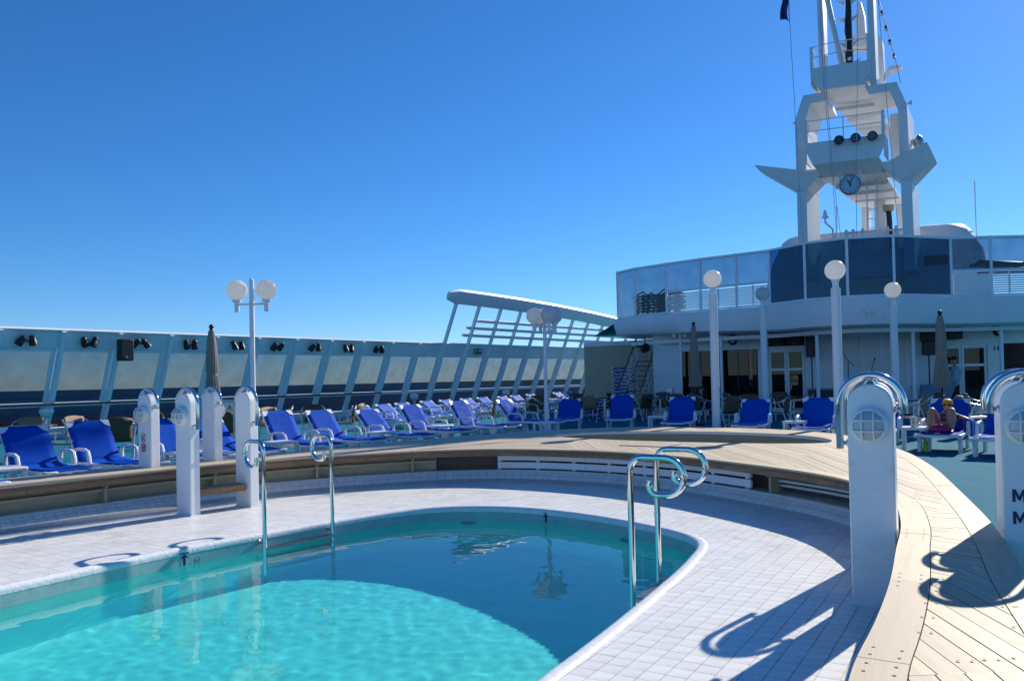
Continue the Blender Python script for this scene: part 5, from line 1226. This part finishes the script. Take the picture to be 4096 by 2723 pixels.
o = MB().add(vs, [(i*9+k_, i*9+k_+1, (i+1)*9+k_+1, (i+1)*9+k_) for i in range(n) for k_ in range(8)]).build('cloth', 'towel', tw, ang=80); sm = o.modifiers.new('t', 'SOLIDIFY'); sm.thickness = .012
for i, (dx, dy, lab) in enumerate(((-.09, -.06, 'left drinking glass with lemon on the side table'), (.03, .02, 'right drinking glass with lemon on the side table'))):
    g = thing('drinking_glass', lab, 'glass', (GT.location.x+dx, GT.location.y+dy, CARPET+.411))
    MB().lathe([(.028, 0), (.036, .13), (.034, .13), (.026, .008)], 16).build('tumbler', 'winglass2', g) if 'winglass2' in M else MB().lathe([(.030, 0), (.042, .17), (.039, .17), (.027, .01)], 16).build('tumbler', 'lens', g)
    MB().lathe([(.03, .07), (.032, .078)], 12, Mx.Rotation(.4, 4, 'X')).build('lemon_slice', 'yellow', g)
for i, (p, rz) in enumerate((((.75, -.62, .002), .3), ((.85, -.55, .002), -.5))):
    f_ = loc_thing('flip_flop', ('left' if i == 0 else 'right') + ' black and white flip flop on the carpet before the sunbather', 'sandal', p, 'pair of flip flops')
    MB().lathe([(.5, 0), (.5, .09)], 18, Mx.Rotation(rz, 4, 'Z') @ Mx.Diagonal((.25, .10, .22, 1))).build('sole', 'black', f_); MB().tube([(-.02, -.045, .02), (.05, 0, .05), (-.02, .045, .02)], .009, 6).build('strap', 'signwhite', f_)
bt_ = loc_thing('bottle', 'lime green bottle standing under the sunbather lounger', 'bottle', (.70, -.22, 0)); MB().lathe([(.035, 0), (.036, .16), (.015, .21), (.015, .24)], 14).build('bottle_body', 'limegreen', bt_); MB().lathe([(.017, .24), (.017, .265)], 10).build('bottle_cap', 'signwhite', bt_)
# standing person at the right doors and a seated person at the dark windows
def standing(x, y, rz, label, sit=False):
    t = thing('person', label, 'person', (x, y, CARPET), R(rz)); J = []; Eg = []
    dz = -.45 if sit else 0
    chain(J, Eg, [(0, 0, .95+dz, (.15, .10)), (0, 0, 1.12+dz, (.13, .09)), (0, 0, 1.32+dz, (.17, .105)), (0, 0, 1.44+dz, (.13, .08)), (.01, 0, 1.52+dz, .052), (.02, 0, 1.57+dz, .05)])
    for s_ in (-1, 1):
        if sit: leg = [(.10, s_*.10, .50, .09), (.40, s_*.12, .50, .07), (.44, s_*.12, .44, .065), (.46, s_*.12, .20, .052), (.46, s_*.12, .06, .04)]
        else: leg = [(0, s_*.10, .85, .095), (.03, s_*.11, .5, .07), (.02, s_*.11, .42, .066), (0, s_*.12, .2, .055), (0, s_*.12, .06, .04)]
        a_ = chain(J, Eg, leg, 0); q = leg[-1]; chain(J, Eg, [(q[0]+.14, q[1], .035, .032)], a_)
        sh = chain(J, Eg, [(0, s_*.20, 1.40+dz, .062)], 3); wr = chain(J, Eg, [(-.04, s_*.27, 1.15+dz, .048), (.0, s_*.26, 1.08+dz, .042), (.20, s_*.16, 1.04+dz, .03)], sh); hand(J, Eg, wr, (1, -s_*.4, 0), (0, 0, 1), (0, -s_*1, -.2))
    me = skin_mesh(J, Eg); bm = bmesh.new(); bm.from_mesh(me); r_ = bmesh.ops.create_uvsphere(bm, u_segments=16, v_segments=12, radius=1)
    for v_ in r_['verts']: 
        p_ = v_.co; nose = .018 if (p_.x > .9 and abs(p_.z) < .25) else 0
        v_.co = V((p_.x*.095+.035+nose, p_.y*.076*(1-.2*max(0, -p_.z)), p_.z*.12+1.68+dz))
    bm.to_mesh(me); bm.free(); b_ = finish('body', me, 'skin', t)
    # clothing shells follow the body
    for nm, mt, z0, z1, th in (('shirt', 'shirt', .92+dz, 1.50+dz, .014), ('trousers', 'trousers', .08, .97+dz if not sit else .62, .012)):
        bm = bmesh.new(); bm.from_mesh(me); keep = lambda f_: z0 < f_.calc_center_median().z < z1 and (nm == 'trousers' and abs(f_.calc_center_median().y) < .24 or nm == 'shirt' and abs(f_.calc_center_median().y) < .33 and f_.calc_center_median().x < (.14 if not sit else .12))
        bmesh.ops.delete(bm, geom=[f_ for f_ in bm.faces if not keep(f_)], context='FACES'); bm.normal_update()
        for v_ in bm.verts: v_.co += v_.normal*th
        m2 = bpy.data.meshes.new(nm); bm.to_mesh(m2); bm.free(); finish(nm, m2, mt if not (sit and nm == 'shirt') else 'trousers', t)
    MB().lathe([(.10, 0), (.10, .06), (.07, .11), (.005, .13)], 16, Mx.Translation((.028, 0, 1.70+dz)) @ Mx.Diagonal((1, .82, 1, 1))).build('cap' if sit else 'hair', 'capwhite' if sit else 'hair', t)
p_ = WM(9.55, .45) @ V((0, 0, 0)); standing(p_.x, p_.y, 150, 'person in a pale blue shirt standing at the right glass doors behind the umbrella')
p_ = WM(1.75, 1.6) @ V((0, 0, 0)); standing(p_.x, p_.y, -70, 'seated person with a pale cap in front of the dark windows', True)
